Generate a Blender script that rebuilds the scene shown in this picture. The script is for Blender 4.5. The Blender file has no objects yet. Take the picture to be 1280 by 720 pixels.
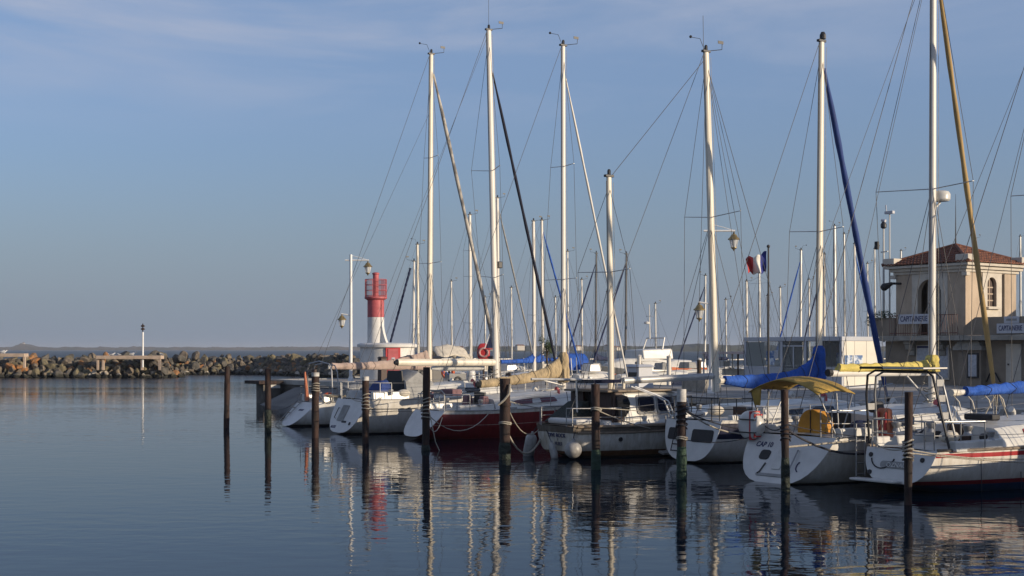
HAZE = .00014
import bpy, math, random
from mathutils import Vector as V, Matrix, noise as N3
S = bpy.context.scene
COL = S.collection
RND = random.Random(11)
pi = math.pi
# ------------------------------------------------------------------ camera and layout frame
FPX, CAMH, HZY = 1700.0, 3.0, 436.5
def P(px, py, Y):
    return V(((px - 640) * Y / FPX, Y, CAMH - (py - HZY) * Y / FPX))
E1 = V((0.81, 0.5864, 0)); E2 = V((-0.5864, 0.81, 0)); RZ = math.atan2(E1.y, E1.x)
def RS(r, s, z=0.0):
    return E1 * r + E2 * s + V((0, 0, z))
def r_at(px, s):
    k = (px - 640) / FPX
    return s * (k * E2.y - E2.x) / (E1.x - k * E1.y)
def s_at(px, r):
    k = (px - 640) / FPX
    return r * (E1.x - k * E1.y) / (k * E2.y - E2.x)
QZ = 1.25          # quay level above the water
SUN_AZ = V((0.90, -0.435, 0)).normalized()
SUN_EL = math.radians(12.5)

# ------------------------------------------------------------------ materials
def _new(name):
    m = bpy.data.materials.new(name); m.use_nodes = True
    nt = m.node_tree; b = nt.nodes['Principled BSDF']
    return m, nt, b
def mat(name, col, rough=.5, metal=0.0, var=.18, scale=3.0, bump=0.0, bscale=20.0, stretch=(1, 1, 1), col2=None, thr=None, spec=None, bstretch=None):
    m, nt, b = _new(name)
    b.inputs['Roughness'].default_value = rough
    b.inputs['Metallic'].default_value = metal
    if spec is not None: b.inputs['Specular IOR Level'].default_value = spec
    L = nt.links.new
    tc = nt.nodes.new('ShaderNodeTexCoord'); mp = nt.nodes.new('ShaderNodeMapping')
    mp.inputs['Scale'].default_value = stretch
    L(tc.outputs['Object'], mp.inputs['Vector'])
    n = nt.nodes.new('ShaderNodeTexNoise'); n.inputs['Scale'].default_value = scale; n.inputs['Detail'].default_value = 5
    n.inputs['Roughness'].default_value = .62
    L(mp.outputs[0], n.inputs['Vector'])
    r = nt.nodes.new('ShaderNodeValToRGB')
    c2 = col2 or tuple(c * (1 - 2 * var) for c in col)
    lo, hi = thr or (.32, .62)
    r.color_ramp.elements[0].position = lo; r.color_ramp.elements[1].position = hi
    r.color_ramp.elements[0].color = (*c2, 1); r.color_ramp.elements[1].color = (*col, 1)
    L(n.outputs['Fac'], r.inputs['Fac']); L(r.outputs[0], b.inputs['Base Color'])
    if bump:
        n2 = nt.nodes.new('ShaderNodeTexNoise'); n2.inputs['Scale'].default_value = bscale; n2.inputs['Detail'].default_value = 4
        mp2 = nt.nodes.new('ShaderNodeMapping'); mp2.inputs['Scale'].default_value = bstretch or stretch
        L(tc.outputs['Object'], mp2.inputs['Vector']); L(mp2.outputs[0], n2.inputs['Vector'])
        bp = nt.nodes.new('ShaderNodeBump'); bp.inputs['Strength'].default_value = 1; bp.inputs['Distance'].default_value = bump
        L(n2.outputs['Fac'], bp.inputs['Height']); L(bp.outputs[0], b.inputs['Normal'])
    return m
def hull_mat(name, base, zst=(), sst=(), rough=.33, dirt=.2):
    """topside paint with bands by height above the water (zst: list of (z_upper, colour)) and by distance under the sheer (sst: (d0, d1, colour))"""
    m, nt, b = _new(name); L = nt.links.new
    b.inputs['Roughness'].default_value = rough
    tc = nt.nodes.new('ShaderNodeTexCoord'); sx = nt.nodes.new('ShaderNodeSeparateXYZ'); L(tc.outputs['Object'], sx.inputs[0])
    cur = None
    def mix(fac, c):
        nonlocal cur
        mx = nt.nodes.new('ShaderNodeMix'); mx.data_type = 'RGBA'
        L(fac, mx.inputs['Factor'])
        if cur is None: mx.inputs['A'].default_value = (*base, 1)
        else: L(cur, mx.inputs['A'])
        if isinstance(c, tuple): mx.inputs['B'].default_value = (*c, 1)
        cur = mx.outputs['Result']
    def math_(op, a, v):
        q = nt.nodes.new('ShaderNodeMath'); q.operation = op; L(a, q.inputs[0])
        if isinstance(v, float) or isinstance(v, int): q.inputs[1].default_value = v
        else: L(v, q.inputs[1])
        return q.outputs[0]
    mp = nt.nodes.new('ShaderNodeMapping'); mp.inputs['Scale'].default_value = (1.6, 1.6, .35); L(tc.outputs['Object'], mp.inputs['Vector'])
    n = nt.nodes.new('ShaderNodeTexNoise'); n.inputs['Scale'].default_value = 4; n.inputs['Detail'].default_value = 6; n.inputs['Roughness'].default_value = .7
    L(mp.outputs[0], n.inputs['Vector'])
    if sst:
        at = nt.nodes.new('ShaderNodeAttribute'); at.attribute_name = 'sd'
        for d0, d1, c in sst:
            f = math_('MULTIPLY', math_('GREATER_THAN', at.outputs['Fac'], float(d0)), math_('LESS_THAN', at.outputs['Fac'], float(d1)))
            mix(f, c)
    for zt, c in sorted(zst, key=lambda e: -e[0]):
        mix(math_('LESS_THAN', sx.outputs['Z'], float(zt)), c)
    # weather streaks
    rr = nt.nodes.new('ShaderNodeValToRGB'); rr.color_ramp.elements[0].position = .38; rr.color_ramp.elements[1].position = .7
    rr.color_ramp.elements[0].color = (1 - dirt * 1.2, 1 - dirt * 1.35, 1 - dirt * 1.6, 1); rr.color_ramp.elements[1].color = (1, 1, 1, 1)
    L(n.outputs['Fac'], rr.inputs['Fac'])
    mm = nt.nodes.new('ShaderNodeMix'); mm.data_type = 'RGBA'; mm.blend_type = 'MULTIPLY'; mm.inputs['Factor'].default_value = 1
    if cur is None: mm.inputs['A'].default_value = (*base, 1)
    else: L(cur, mm.inputs['A'])
    L(rr.outputs[0], mm.inputs['B']); L(mm.outputs['Result'], b.inputs['Base Color'])
    return m
def glass_mat(name, col, rough=.06):
    m, nt, b = _new(name)
    b.inputs['Base Color'].default_value = (*col, 1); b.inputs['Roughness'].default_value = rough
    return m
def clear_mat(name, tint=(.9, .92, .92), refl=.15):
    m, nt, b = _new(name); L = nt.links.new
    t = nt.nodes.new('ShaderNodeBsdfTransparent'); t.inputs[0].default_value = (*tint, 1)
    mx = nt.nodes.new('ShaderNodeMixShader'); fr = nt.nodes.new('ShaderNodeFresnel'); fr.inputs['IOR'].default_value = 1.45
    b.inputs['Roughness'].default_value = .05; b.inputs['Base Color'].default_value = (.5, .52, .52, 1)
    L(fr.outputs[0], mx.inputs[0]); L(t.outputs[0], mx.inputs[1]); L(b.outputs[0], mx.inputs[2])
    L(mx.outputs[0], nt.nodes['Material Output'].inputs['Surface'])
    return m

M = {}
M['white'] = mat('gelcoat_white', (.60, .59, .56), .3, var=.07, scale=2.5)
M['deck'] = mat('deck_paint', (.52, .51, .47), .55, var=.12, scale=4, bump=.002, bscale=60)
M['cabin'] = mat('cabin_gelcoat', (.60, .59, .55), .32, var=.1, scale=3)
M['mast'] = mat('mast_aluminium_paint', (.66, .63, .57), .42, var=.06, scale=2, stretch=(1, 1, .2))
M['mastg'] = mat('mast_grey_aluminium', (.46, .46, .45), .42, metal=.35, var=.1, scale=2, stretch=(1, 1, .2))
M['mastc'] = mat('mast_cream', (.72, .66, .54), .4, var=.09, scale=2, stretch=(1, 1, .2))
M['steel'] = mat('stainless_steel', (.33, .33, .33), .42, metal=.6, var=.1)
M['wire'] = mat('rigging_wire', (.07, .07, .075), .6, metal=.0, var=.1)
M['dark'] = mat('dark_fitting', (.025, .025, .028), .5, var=.2)
M['black'] = mat('black_rubber', (.015, .015, .017), .6, var=.2)
M['glass'] = glass_mat('smoked_acrylic', (.012, .013, .016))
M['clear'] = clear_mat('clear_glass')
M['rope'] = mat('weathered_rope', (.42, .38, .31), .85, var=.25, scale=30, bump=.006, bscale=60)
M['ropeb'] = mat('dark_rope', (.03, .03, .04), .8, var=.3, scale=30)
M['teak'] = mat('weathered_teak', (.27, .21, .15), .7, var=.25, scale=6, stretch=(.4, 6, 6), bump=.004, bscale=20)
M['varn'] = mat('brown_mahogany', (.055, .026, .017), .6, var=.25, scale=6, stretch=(6, 6, .5))
M['blue'] = mat('royal_blue_canvas', (.014, .09, .42), .8, var=.2, scale=2.5, bump=.06, bscale=5, bstretch=(2.2, 1, .9))
M['navy'] = mat('navy_canvas', (.012, .022, .075), .8, var=.2, scale=3, bump=.02, bscale=5)
M['navyd'] = mat('dark_navy_strip', (.006, .009, .028), .8, var=.2, scale=3)
M['mottled'] = mat('mottled_sailcloth', (.44, .41, .36), .85, col2=(.16, .15, .14), scale=4, stretch=(1, 1, .5), thr=(.40, .55))
M['tan'] = mat('tan_canvas', (.44, .34, .20), .85, var=.16, scale=2.5, bump=.06, bscale=5, bstretch=(2.6, 1, .9))
M['pinktan'] = mat('faded_pink_canvas', (.42, .32, .27), .85, var=.12, scale=2.5, bump=.02, bscale=5, bstretch=(2, 1, .9))
M['cream'] = mat('cream_canvas', (.58, .53, .44), .85, var=.12, scale=3, bump=.04, bscale=5)
M['yellow'] = mat('pale_yellow_canvas', (.62, .50, .13), .8, var=.14, scale=3, bump=.06, bscale=5)
M['ochre'] = mat('ochre_canvas', (.40, .26, .055), .85, var=.2, scale=2, bump=.06, bscale=4)
M['orange'] = mat('amber_canvas', (.66, .30, .03), .7, var=.14, scale=3, bump=.015, bscale=5)
M['grey'] = mat('grey_canvas', (.30, .30, .29), .85, var=.15, scale=3, bump=.02, bscale=6)
M['fender'] = mat('white_fender_vinyl', (.36, .35, .33), .45, var=.2, scale=5)
M['fenderd'] = mat('navy_fender_vinyl', (.02, .03, .07), .45, var=.2, scale=5)
M['red'] = mat('red_paint', (.50, .035, .04), .5, var=.14, scale=4)
M['redlt'] = mat('sunbleached_red', (.47, .10, .11), .6, var=.16, scale=3)
M['orng'] = mat('orange_vinyl', (.62, .11, .03), .55, var=.15, scale=6)
M['brick'] = mat('faded_orange_cloth', (.56, .19, .10), .75, var=.2, scale=6, bump=.01, bscale=12)
M['concrete'] = mat('quay_concrete', (.33, .31, .28), .9, var=.2, scale=.5, bump=.02, bscale=6)
M['kerb'] = mat('kerb_stone', (.42, .40, .36), .85, var=.16, scale=1.4, bump=.02, bscale=8)
M['qwall'] = mat('quay_wall', (.15, .135, .115), .92, var=.3, scale=1.2, bump=.06, bscale=4)
M['stone'] = mat('dressed_stone', (.33, .31, .27), .88, var=.18, scale=2, bump=.03, bscale=7)
M['rust'] = mat('rusted_steel_pile', (.048, .022, .015), .82, col2=(.014, .009, .008), thr=(.4, .62), scale=5, stretch=(1, 1, .35), bump=.03, bscale=9)
M['weed'] = mat('weed_and_mussels', (.016, .026, .016), .7, var=.35, scale=8, bump=.08, bscale=9)
M['chalk'] = mat('white_topped_paint', (.62, .60, .56), .7, var=.25, scale=6)
M['lwhite'] = mat('limewashed_wall', (.66, .65, .62), .8, var=.1, scale=1.5, bump=.01, bscale=8)
M['brass'] = mat('lantern_brass', (.36, .27, .12), .42, metal=.6, var=.25, scale=6)
M['post'] = mat('white_post_paint', (.74, .74, .73), .4, var=.06)
M['stucco'] = mat('ochre_stucco', (.50, .40, .30), .92, var=.15, scale=1.6, stretch=(1, 1, .35), bump=.012, bscale=25)
M['trim'] = mat('pale_trim_render', (.58, .53, .45), .88, var=.1, scale=2, bump=.01, bscale=20)
M['greyst'] = mat('grey_render', (.27, .225, .175), .9, var=.14, scale=1.0, bump=.012, bscale=20)
M['pvc'] = mat('white_panel', (.42, .44, .48), .45, var=.05, scale=1)
M['panel'] = mat('cream_panel', (.68, .64, .55), .55, var=.06, scale=1)
M['paper'] = mat('notice_paper', (.46, .48, .52), .6, var=.16, scale=9)
M['poster'] = mat('blue_poster', (.55, .6, .66), .5, scale=3, col2=(.05, .13, .3), thr=(.46, .54))
M['signw'] = mat('sign_white', (.48, .49, .53), .55, var=.06)
M['signb'] = mat('sign_navy', (.02, .025, .10), .6, var=.1)
M['solar'] = glass_mat('solar_panel_glass', (.012, .014, .03), .12)
M['leaf'] = mat('leaf_green', (.055, .085, .025), .6, var=.35, scale=30)
M['bark'] = mat('tree_bark', (.09, .065, .045), .9, var=.3, scale=8, bump=.02, bscale=20)
M['gull'] = mat('gull_feathers', (.72, .72, .72), .7, var=.1)
M['gullg'] = mat('gull_wing_grey', (.35, .37, .4), .7, var=.1)
M['fblue'] = mat('flag_blue', (.02, .035, .22), .8, var=.12, scale=4)
M['fwhite'] = mat('flag_white', (.7, .68, .62), .8, var=.08, scale=4)
M['fred'] = mat('flag_red', (.55, .06, .06), .8, var=.12, scale=4)
M['seablue'] = mat('pale_blue_hull', (.10, .25, .42), .35, var=.1)
M['orhull'] = mat('orange_red_hull', (.55, .13, .035), .4, var=.15)
M['grhull'] = mat('slate_grey_hull', (.10, .11, .13), .4, var=.15)
M['nvhull'] = mat('navy_hull', (.02, .028, .06), .35, var=.15)

# ------------------------------------------------------------------ mesh builder
class MB:
    def __init__(s): s.v = []; s.f = []; s.m = []; s.mi = 0; s.sd = None
    def add(s, vs, fs):
        o = len(s.v); s.v += [V(p) for p in vs]; s.f += [tuple(i + o for i in f) for f in fs]; s.m += [s.mi] * len(fs); return s
    def box(s, c, d, rot=None, tx=1.0, ty=1.0):
        """box centred at c, size d; the top face scaled by tx, ty"""
        hx, hy, hz = d[0] / 2, d[1] / 2, d[2] / 2; vs = []
        for z in (-1, 1):
            kx, ky = (tx, ty) if z > 0 else (1, 1)
            for x, y in ((-1, -1), (1, -1), (1, 1), (-1, 1)): vs.append(V((x * hx * kx, y * hy * ky, z * hz)))
        if rot is not None: vs = [rot @ p for p in vs]
        return s.add([p + V(c) for p in vs], [(3, 2, 1, 0), (4, 5, 6, 7), (0, 1, 5, 4), (1, 2, 6, 5), (2, 3, 7, 6), (3, 0, 4, 7)])
    def loft(s, rings, closed=True, cap0=True, cap1=True):
        n = len(rings[0]); vs = [p for r in rings for p in r]; fs = []
        for i in range(len(rings) - 1):
            for j in range(n if closed else n - 1):
                k = (j + 1) % n
                fs.append((i * n + j, i * n + k, (i + 1) * n + k, (i + 1) * n + j))
        if closed and cap0: fs.append(tuple(range(n - 1, -1, -1)))
        if closed and cap1: fs.append(tuple((len(rings) - 1) * n + j for j in range(n)))
        return s.add(vs, fs)
    def tube(s, pts, r, n=8, flat=1.0, up=None):
        pts = [V(p) for p in pts]; rs = r if isinstance(r, (list, tuple)) else [r] * len(pts)
        rings = []; nrm = None
        for i, p in enumerate(pts):
            a = pts[max(0, i - 1)]; b = pts[min(len(pts) - 1, i + 1)]; t = (b - a)
            if t.length < 1e-9: t = V((0, 0, 1))
            t.normalize()
            if nrm is None:
                u = V(up) if up else (V((0, 0, 1)) if abs(t.z) < .9 else V((1, 0, 0)))
                nrm = (u - t * u.dot(t)).normalized()
            else: nrm = (nrm - t * nrm.dot(t)).normalized()
            bi = t.cross(nrm)
            rings.append([p + (nrm * math.cos(2 * pi * k / n) + bi * (math.sin(2 * pi * k / n) * flat)) * rs[i] for k in range(n)])
        return s.loft(rings)
    def lathe(s, c, prof, n=16):
        c = V(c)
        return s.loft([[c + V((r * math.cos(2 * pi * k / n), r * math.sin(2 * pi * k / n), z)) for k in range(n)] for r, z in prof])
    def prism(s, poly, z0, z1):
        n = len(poly)
        return s.loft([[V((x, y, z0)) for x, y in poly], [V((x, y, z1)) for x, y in poly]])
    def ball(s, c, r, n=10, sc=(1, 1, 1)):
        c = V(c)
        return s.loft([[c + V((sc[0] * r * math.sin(a) * math.cos(2 * pi * k / n), sc[1] * r * math.sin(a) * math.sin(2 * pi * k / n), sc[2] * r * math.cos(a))) for k in range(n)]
                       for a in [pi - .02 - (pi - .04) * i / (n // 2 + 2) for i in range(n // 2 + 3)]])
    def torus(s, c, R_, r, ax='x', n=20, k=8, a0=0, a1=2 * pi):
        c = V(c); full = abs(a1 - a0 - 2 * pi) < 1e-6; rings = []
        for i in range(n + 1):
            a = a0 + (a1 - a0) * i / n; ring = []
            for j in range(k):
                q = 2 * pi * j / k; d = R_ + r * math.cos(q); h = r * math.sin(q)
                if ax == 'x': ring.append(c + V((h, d * math.cos(a), d * math.sin(a))))
                elif ax == 'y': ring.append(c + V((d * math.cos(a), h, d * math.sin(a))))
                else: ring.append(c + V((d * math.cos(a), d * math.sin(a), h)))
            rings.append(ring)
        return s.loft(rings, cap0=not full, cap1=not full)
    def build(s, name, mats, parent=None, smooth=False, bevel=0, seg=2):
        me = bpy.data.meshes.new(name); me.from_pydata([tuple(p) for p in s.v], [], s.f)
        for m in (mats if isinstance(mats, (list, tuple)) else [mats]): me.materials.append(M[m] if isinstance(m, str) else m)
        if any(s.m): me.polygons.foreach_set('material_index', s.m)
        if s.sd is not None:
            at = me.attributes.new('sd', 'FLOAT', 'POINT'); at.data.foreach_set('value', s.sd)
        import bmesh
        bm = bmesh.new(); bm.from_mesh(me); bmesh.ops.recalc_face_normals(bm, faces=bm.faces); bm.to_mesh(me); bm.free()
        if smooth:
            me.polygons.foreach_set('use_smooth', [True] * len(me.polygons))
            me.set_sharp_from_angle(angle=math.radians(smooth if smooth is not True else 42))
        o = bpy.data.objects.new(name, me); COL.objects.link(o)
        if parent is not None: o.parent = parent
        if bevel:
            b = o.modifiers.new('bevel', 'BEVEL'); b.width = bevel; b.segments = seg; b.limit_method = 'ANGLE'; b.angle_limit = math.radians(40)
        return o
def tag(o, label=None, cat=None, group=None, kind=None):
    if label: o['label'] = label
    if cat: o['category'] = cat
    if group: o['group'] = group
    if kind: o['kind'] = kind
    return o
def thing(name, loc, rz, label, cat, group=None):
    o = bpy.data.objects.new(name, None); COL.objects.link(o); o.empty_display_size = .2
    o.location = loc; o.rotation_euler = (0, 0, rz)
    return tag(o, label, cat, group)
def dup(o, parent=None):
    c = o.copy(); COL.objects.link(c)
    if parent is not None: c.parent = parent
    for ch in list(o.children): dup(ch, c)
    return c
def text(name, body, size, mtx, m, parent=None, sx=1.0, extrude=.004):
    cu = bpy.data.curves.new(name, 'FONT'); cu.body = body; cu.size = size; cu.align_x = 'CENTER'; cu.align_y = 'CENTER'; cu.extrude = extrude
    cu.offset = size * .012
    o = bpy.data.objects.new(name, cu); COL.objects.link(o)
    dg = bpy.context.evaluated_depsgraph_get(); me = bpy.data.meshes.new_from_object(o.evaluated_get(dg))
    bpy.data.objects.remove(o); bpy.data.curves.remove(cu)
    me.transform(mtx @ Matrix.Diagonal((sx, 1, 1, 1))); me.materials.clear(); me.materials.append(M[m]); me.name = name
    o = bpy.data.objects.new(name, me); COL.objects.link(o)
    if parent is not None: o.parent = parent
    return o
def frame(o, right, up):
    right = V(right).normalized(); up = V(up); up = (up - right * up.dot(right)).normalized(); n = right.cross(up)
    return Matrix(((right.x, up.x, n.x, o[0]), (right.y, up.y, n.y, o[1]), (right.z, up.z, n.z, o[2]), (0, 0, 0, 1)))
def sag(a, b, d, n=10):
    a = V(a); b = V(b)
    return [a.lerp(b, i / n) - V((0, 0, d * 4 * (i / n) * (1 - i / n))) for i in range(n + 1)]

# ------------------------------------------------------------------ world, sun, camera
def make_world(strength=.1):
    w = bpy.data.worlds.new('World'); S.world = w; w.use_nodes = True
    nt = w.node_tree; L = nt.links.new; bg = nt.nodes['Background']; bg.inputs['Strength'].default_value = strength
    sk = nt.nodes.new('ShaderNodeTexSky'); sk.sky_type = 'NISHITA'; sk.sun_disc = False
    sk.sun_elevation = SUN_EL; sk.sun_rotation = math.atan2(SUN_AZ.x, SUN_AZ.y)
    sk.air_density = 1.0; sk.dust_density = SKY['dust']; sk.ozone_density = SKY['ozone']; sk.altitude = 0
    tc = nt.nodes.new('ShaderNodeTexCoord'); sp = nt.nodes.new('ShaderNodeSeparateXYZ'); L(tc.outputs['Generated'], sp.inputs[0])
    # low haze bank: greyer and dimmer towards the horizon
    mr = nt.nodes.new('ShaderNodeMapRange'); mr.interpolation_type = 'SMOOTHSTEP'
    mr.inputs['From Min'].default_value = -.02; mr.inputs['From Max'].default_value = SKY['hz_top']; mr.inputs['To Min'].default_value = SKY['hz_amt']; mr.inputs['To Max'].default_value = 0
    L(sp.outputs['Z'], mr.inputs['Value'])
    mx = nt.nodes.new('ShaderNodeMix'); mx.data_type = 'RGBA'; L(mr.outputs[0], mx.inputs['Factor']); mx.inputs['B'].default_value = (*SKY['hz_col'], 1)
    tn = nt.nodes.new('ShaderNodeMix'); tn.data_type = 'RGBA'; tn.blend_type = 'MULTIPLY'; tn.inputs['Factor'].default_value = 1
    tn.inputs['B'].default_value = (*SKY['tint'], 1); L(sk.outputs[0], tn.inputs['A']); L(tn.outputs['Result'], mx.inputs['A'])
    # thin cirrus, mapped on a flat layer overhead
    mp = nt.nodes.new('ShaderNodeMapping'); mp.inputs['Scale'].default_value = (1.0, 1.0, 5.5); mp.inputs['Rotation'].default_value = (0, math.radians(-12), 0)
    mp.inputs['Location'].default_value = SKY['cl_off']
    L(tc.outputs['Generated'], mp.inputs['Vector'])
    n = nt.nodes.new('ShaderNodeTexNoise'); n.inputs['Scale'].default_value = 3.2; n.inputs['Detail'].default_value = 7; n.inputs['Roughness'].default_value = .55; n.inputs['Distortion'].default_value = .4
    L(mp.outputs[0], n.inputs['Vector'])
    cr = nt.nodes.new('ShaderNodeMapRange'); cr.interpolation_type = 'SMOOTHSTEP'; cr.inputs['From Min'].default_value = .36; cr.inputs['From Max'].default_value = .66; L(n.outputs['Fac'], cr.inputs['Value'])
    el = nt.nodes.new('ShaderNodeMapRange'); el.interpolation_type = 'SMOOTHSTEP'; el.inputs['From Min'].default_value = .135; el.inputs['From Max'].default_value = .25; L(sp.outputs['Z'], el.inputs['Value'])
    # cirrus lies to the left (west) of the picture
    ex = nt.nodes.new('ShaderNodeMapRange'); ex.interpolation_type = 'SMOOTHSTEP'; ex.inputs['From Min'].default_value = .40; ex.inputs['From Max'].default_value = -.12
    ex.inputs['To Min'].default_value = .3; L(sp.outputs['X'], ex.inputs['Value'])
    m1 = nt.nodes.new('ShaderNodeMath'); m1.operation = 'MULTIPLY'; L(cr.outputs[0], m1.inputs[0]); L(el.outputs[0], m1.inputs[1])
    m3 = nt.nodes.new('ShaderNodeMath'); m3.operation = 'MULTIPLY'; L(m1.outputs[0], m3.inputs[0]); L(ex.outputs[0], m3.inputs[1])
    m2 = nt.nodes.new('ShaderNodeMath'); m2.operation = 'MULTIPLY'; L(m3.outputs[0], m2.inputs[0]); m2.inputs[1].default_value = SKY['cl_amt']
    ve = nt.nodes.new('ShaderNodeMapRange'); ve.interpolation_type = 'SMOOTHSTEP'; ve.inputs['From Min'].default_value = .08; ve.inputs['From Max'].default_value = .24; ve.inputs['To Max'].default_value = SKY['veil']; L(sp.outputs['Z'], ve.inputs['Value'])
    vd = nt.nodes.new('ShaderNodeMapRange'); vd.interpolation_type = 'SMOOTHSTEP'; vd.inputs['From Min'].default_value = .28; vd.inputs['From Max'].default_value = .5; vd.inputs['To Min'].default_value = 1; vd.inputs['To Max'].default_value = 0; L(sp.outputs['Z'], vd.inputs['Value'])
    vm = nt.nodes.new('ShaderNodeMath'); vm.operation = 'MULTIPLY'; L(ve.outputs[0], vm.inputs[0]); L(vd.outputs[0], vm.inputs[1])
    v2 = nt.nodes.new('ShaderNodeMix'); v2.data_type = 'RGBA'; L(vm.outputs[0], v2.inputs['Factor']); L(mx.outputs['Result'], v2.inputs['A']); v2.inputs['B'].default_value = (*SKY['veil_col'], 1)
    cl = nt.nodes.new('ShaderNodeMix'); cl.data_type = 'RGBA'; L(m2.outputs[0], cl.inputs['Factor']); L(v2.outputs['Result'], cl.inputs['A']); cl.inputs['B'].default_value = (*SKY['cl_col'], 1)
    L(cl.outputs['Result'], bg.inputs['Color'])
SKY = dict(dust=1.0, ozone=1.6, tint=(.86, 1.0, 1.37), hz_top=.24, hz_amt=.92, hz_col=(2.32, 2.84, 3.75), cl_off=(.3, .2, 0), cl_amt=.95, cl_col=(4.25, 4.7, 5.95), veil=.5, veil_col=(2.85, 3.9, 5.8))
make_world(.1)
sl = bpy.data.lights.new('sun', 'SUN'); sl.energy = 5.0; sl.angle = math.radians(.5); sl.color = (1, .83, .62)
so = bpy.data.objects.new('sun', sl); COL.objects.link(so)
sd_ = SUN_AZ * math.cos(SUN_EL) + V((0, 0, math.sin(SUN_EL))); so.rotation_euler = sd_.to_track_quat('Z', 'Y').to_euler(); so.location = (60, -30, 60)
cam = bpy.data.cameras.new('camera'); co = bpy.data.objects.new('camera', cam); COL.objects.link(co)
co.location = (0, 0, CAMH); co.rotation_euler = (pi / 2, 0, 0); cam.sensor_width = 36; cam.lens = FPX / 1280 * 36
cam.shift_y = (HZY - 360) / 1280; cam.clip_end = 30000; cam.clip_start = .3
S.camera = co
S.view_settings.view_transform = 'Standard'; S.view_settings.look = 'None'; S.view_settings.gamma = 1; S.view_settings.use_curve_mapping = False
S.view_settings.exposure = EXPO if 'EXPO' in globals() else 0.0
S.cycles.max_bounces = 6; S.cycles.transparent_max_bounces = 12
# ================================================================== water, far shore, breakwater, quay
def water_mat():
    m, nt, b = _new('harbour_water'); L = nt.links.new
    b.inputs['Base Color'].default_value = (.002, .007, .015, 1); b.inputs['IOR'].default_value = 1.15
    ge = nt.nodes.new('ShaderNodeNewGeometry'); sp = nt.nodes.new('ShaderNodeSeparateXYZ'); L(ge.outputs['Position'], sp.inputs[0])
    def ns(scale, st, det=2.5, rough=.5, dist=0.0):
        mp = nt.nodes.new('ShaderNodeMapping'); mp.inputs['Scale'].default_value = st; mp.inputs['Rotation'].default_value = (0, 0, math.radians(9)); L(ge.outputs['Position'], mp.inputs['Vector'])
        n = nt.nodes.new('ShaderNodeTexNoise'); n.inputs['Scale'].default_value = scale; n.inputs['Detail'].default_value = det; n.inputs['Roughness'].default_value = rough
        n.inputs['Distortion'].default_value = dist; L(mp.outputs[0], n.inputs['Vector']); return n.outputs['Fac']
    def mth(op, a, b_):
        q = nt.nodes.new('ShaderNodeMath'); q.operation = op
        for i, x in enumerate((a, b_)):
            if isinstance(x, (int, float)): q.inputs[i].default_value = x
            else: L(x, q.inputs[i])
        return q.outputs[0]
    big = ns(.5, (.55, 1, 1), 1.5); mid = ns(2.3, (.6, 1, 1), 2.0, .45, .3); sml = ns(6.5, (.8, 1, 1), 2)
    h = mth('ADD', mth('ADD', mth('MULTIPLY', big, WV[0]), mth('MULTIPLY', mid, WV[1])), mth('MULTIPLY', sml, WV[2]))
    # the lee of the quay is calmer; cat's-paws of breeze farther out, open sea beyond the breakwater
    mr = nt.nodes.new('ShaderNodeMapRange'); mr.interpolation_type = 'SMOOTHSTEP'; mr.inputs['From Min'].default_value = 92; mr.inputs['From Max'].default_value = 112
    mr.inputs['To Min'].default_value = 1; mr.inputs['To Max'].default_value = 3.2
    wob = ns(.03, (.35, 1, 1), 2); yw = mth('ADD', sp.outputs['Y'], mth('MULTIPLY', mth('SUBTRACT', wob, .5), 60)); L(yw, mr.inputs['Value'])
    patch = nt.nodes.new('ShaderNodeMapRange'); patch.inputs['From Min'].default_value = .35; patch.inputs['From Max'].default_value = .65; patch.inputs['To Min'].default_value = .4; patch.inputs['To Max'].default_value = 1.5
    L(ns(.06, (.4, 1, 1), 2), patch.inputs['Value'])
    sea = nt.nodes.new('ShaderNodeMapRange'); sea.inputs['From Min'].default_value = 165; sea.inputs['From Max'].default_value = 230; sea.inputs['To Min'].default_value = 1; sea.inputs['To Max'].default_value = 4; L(sp.outputs['Y'], sea.inputs['Value'])
    h = mth('MULTIPLY', mth('MULTIPLY', mth('MULTIPLY', h, mr.outputs[0]), patch.outputs[0]), sea.outputs[0])
    ro = nt.nodes.new('ShaderNodeMapRange'); ro.inputs['From Min'].default_value = 92; ro.inputs['From Max'].default_value = 180; ro.inputs['To Min'].default_value = .03; ro.inputs['To Max'].default_value = .36; L(yw, ro.inputs['Value']); L(ro.outputs[0], b.inputs['Roughness'])
    bp = nt.nodes.new('ShaderNodeBump'); bp.inputs['Strength'].default_value = 1; bp.inputs['Distance'].default_value = 1.0
    L(h, bp.inputs['Height']); L(bp.outputs[0], b.inputs['Normal'])
    return m
WV = (.009, .0095, .0010)
M['water'] = water_mat()
b_ = MB(); b_.add([(-9000, -400, 0), (9000, -400, 0), (9000, 12000, 0), (-9000, 12000, 0)], [(0, 1, 2, 3)])
tag(b_.build('water', 'water'), kind='structure')
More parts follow.
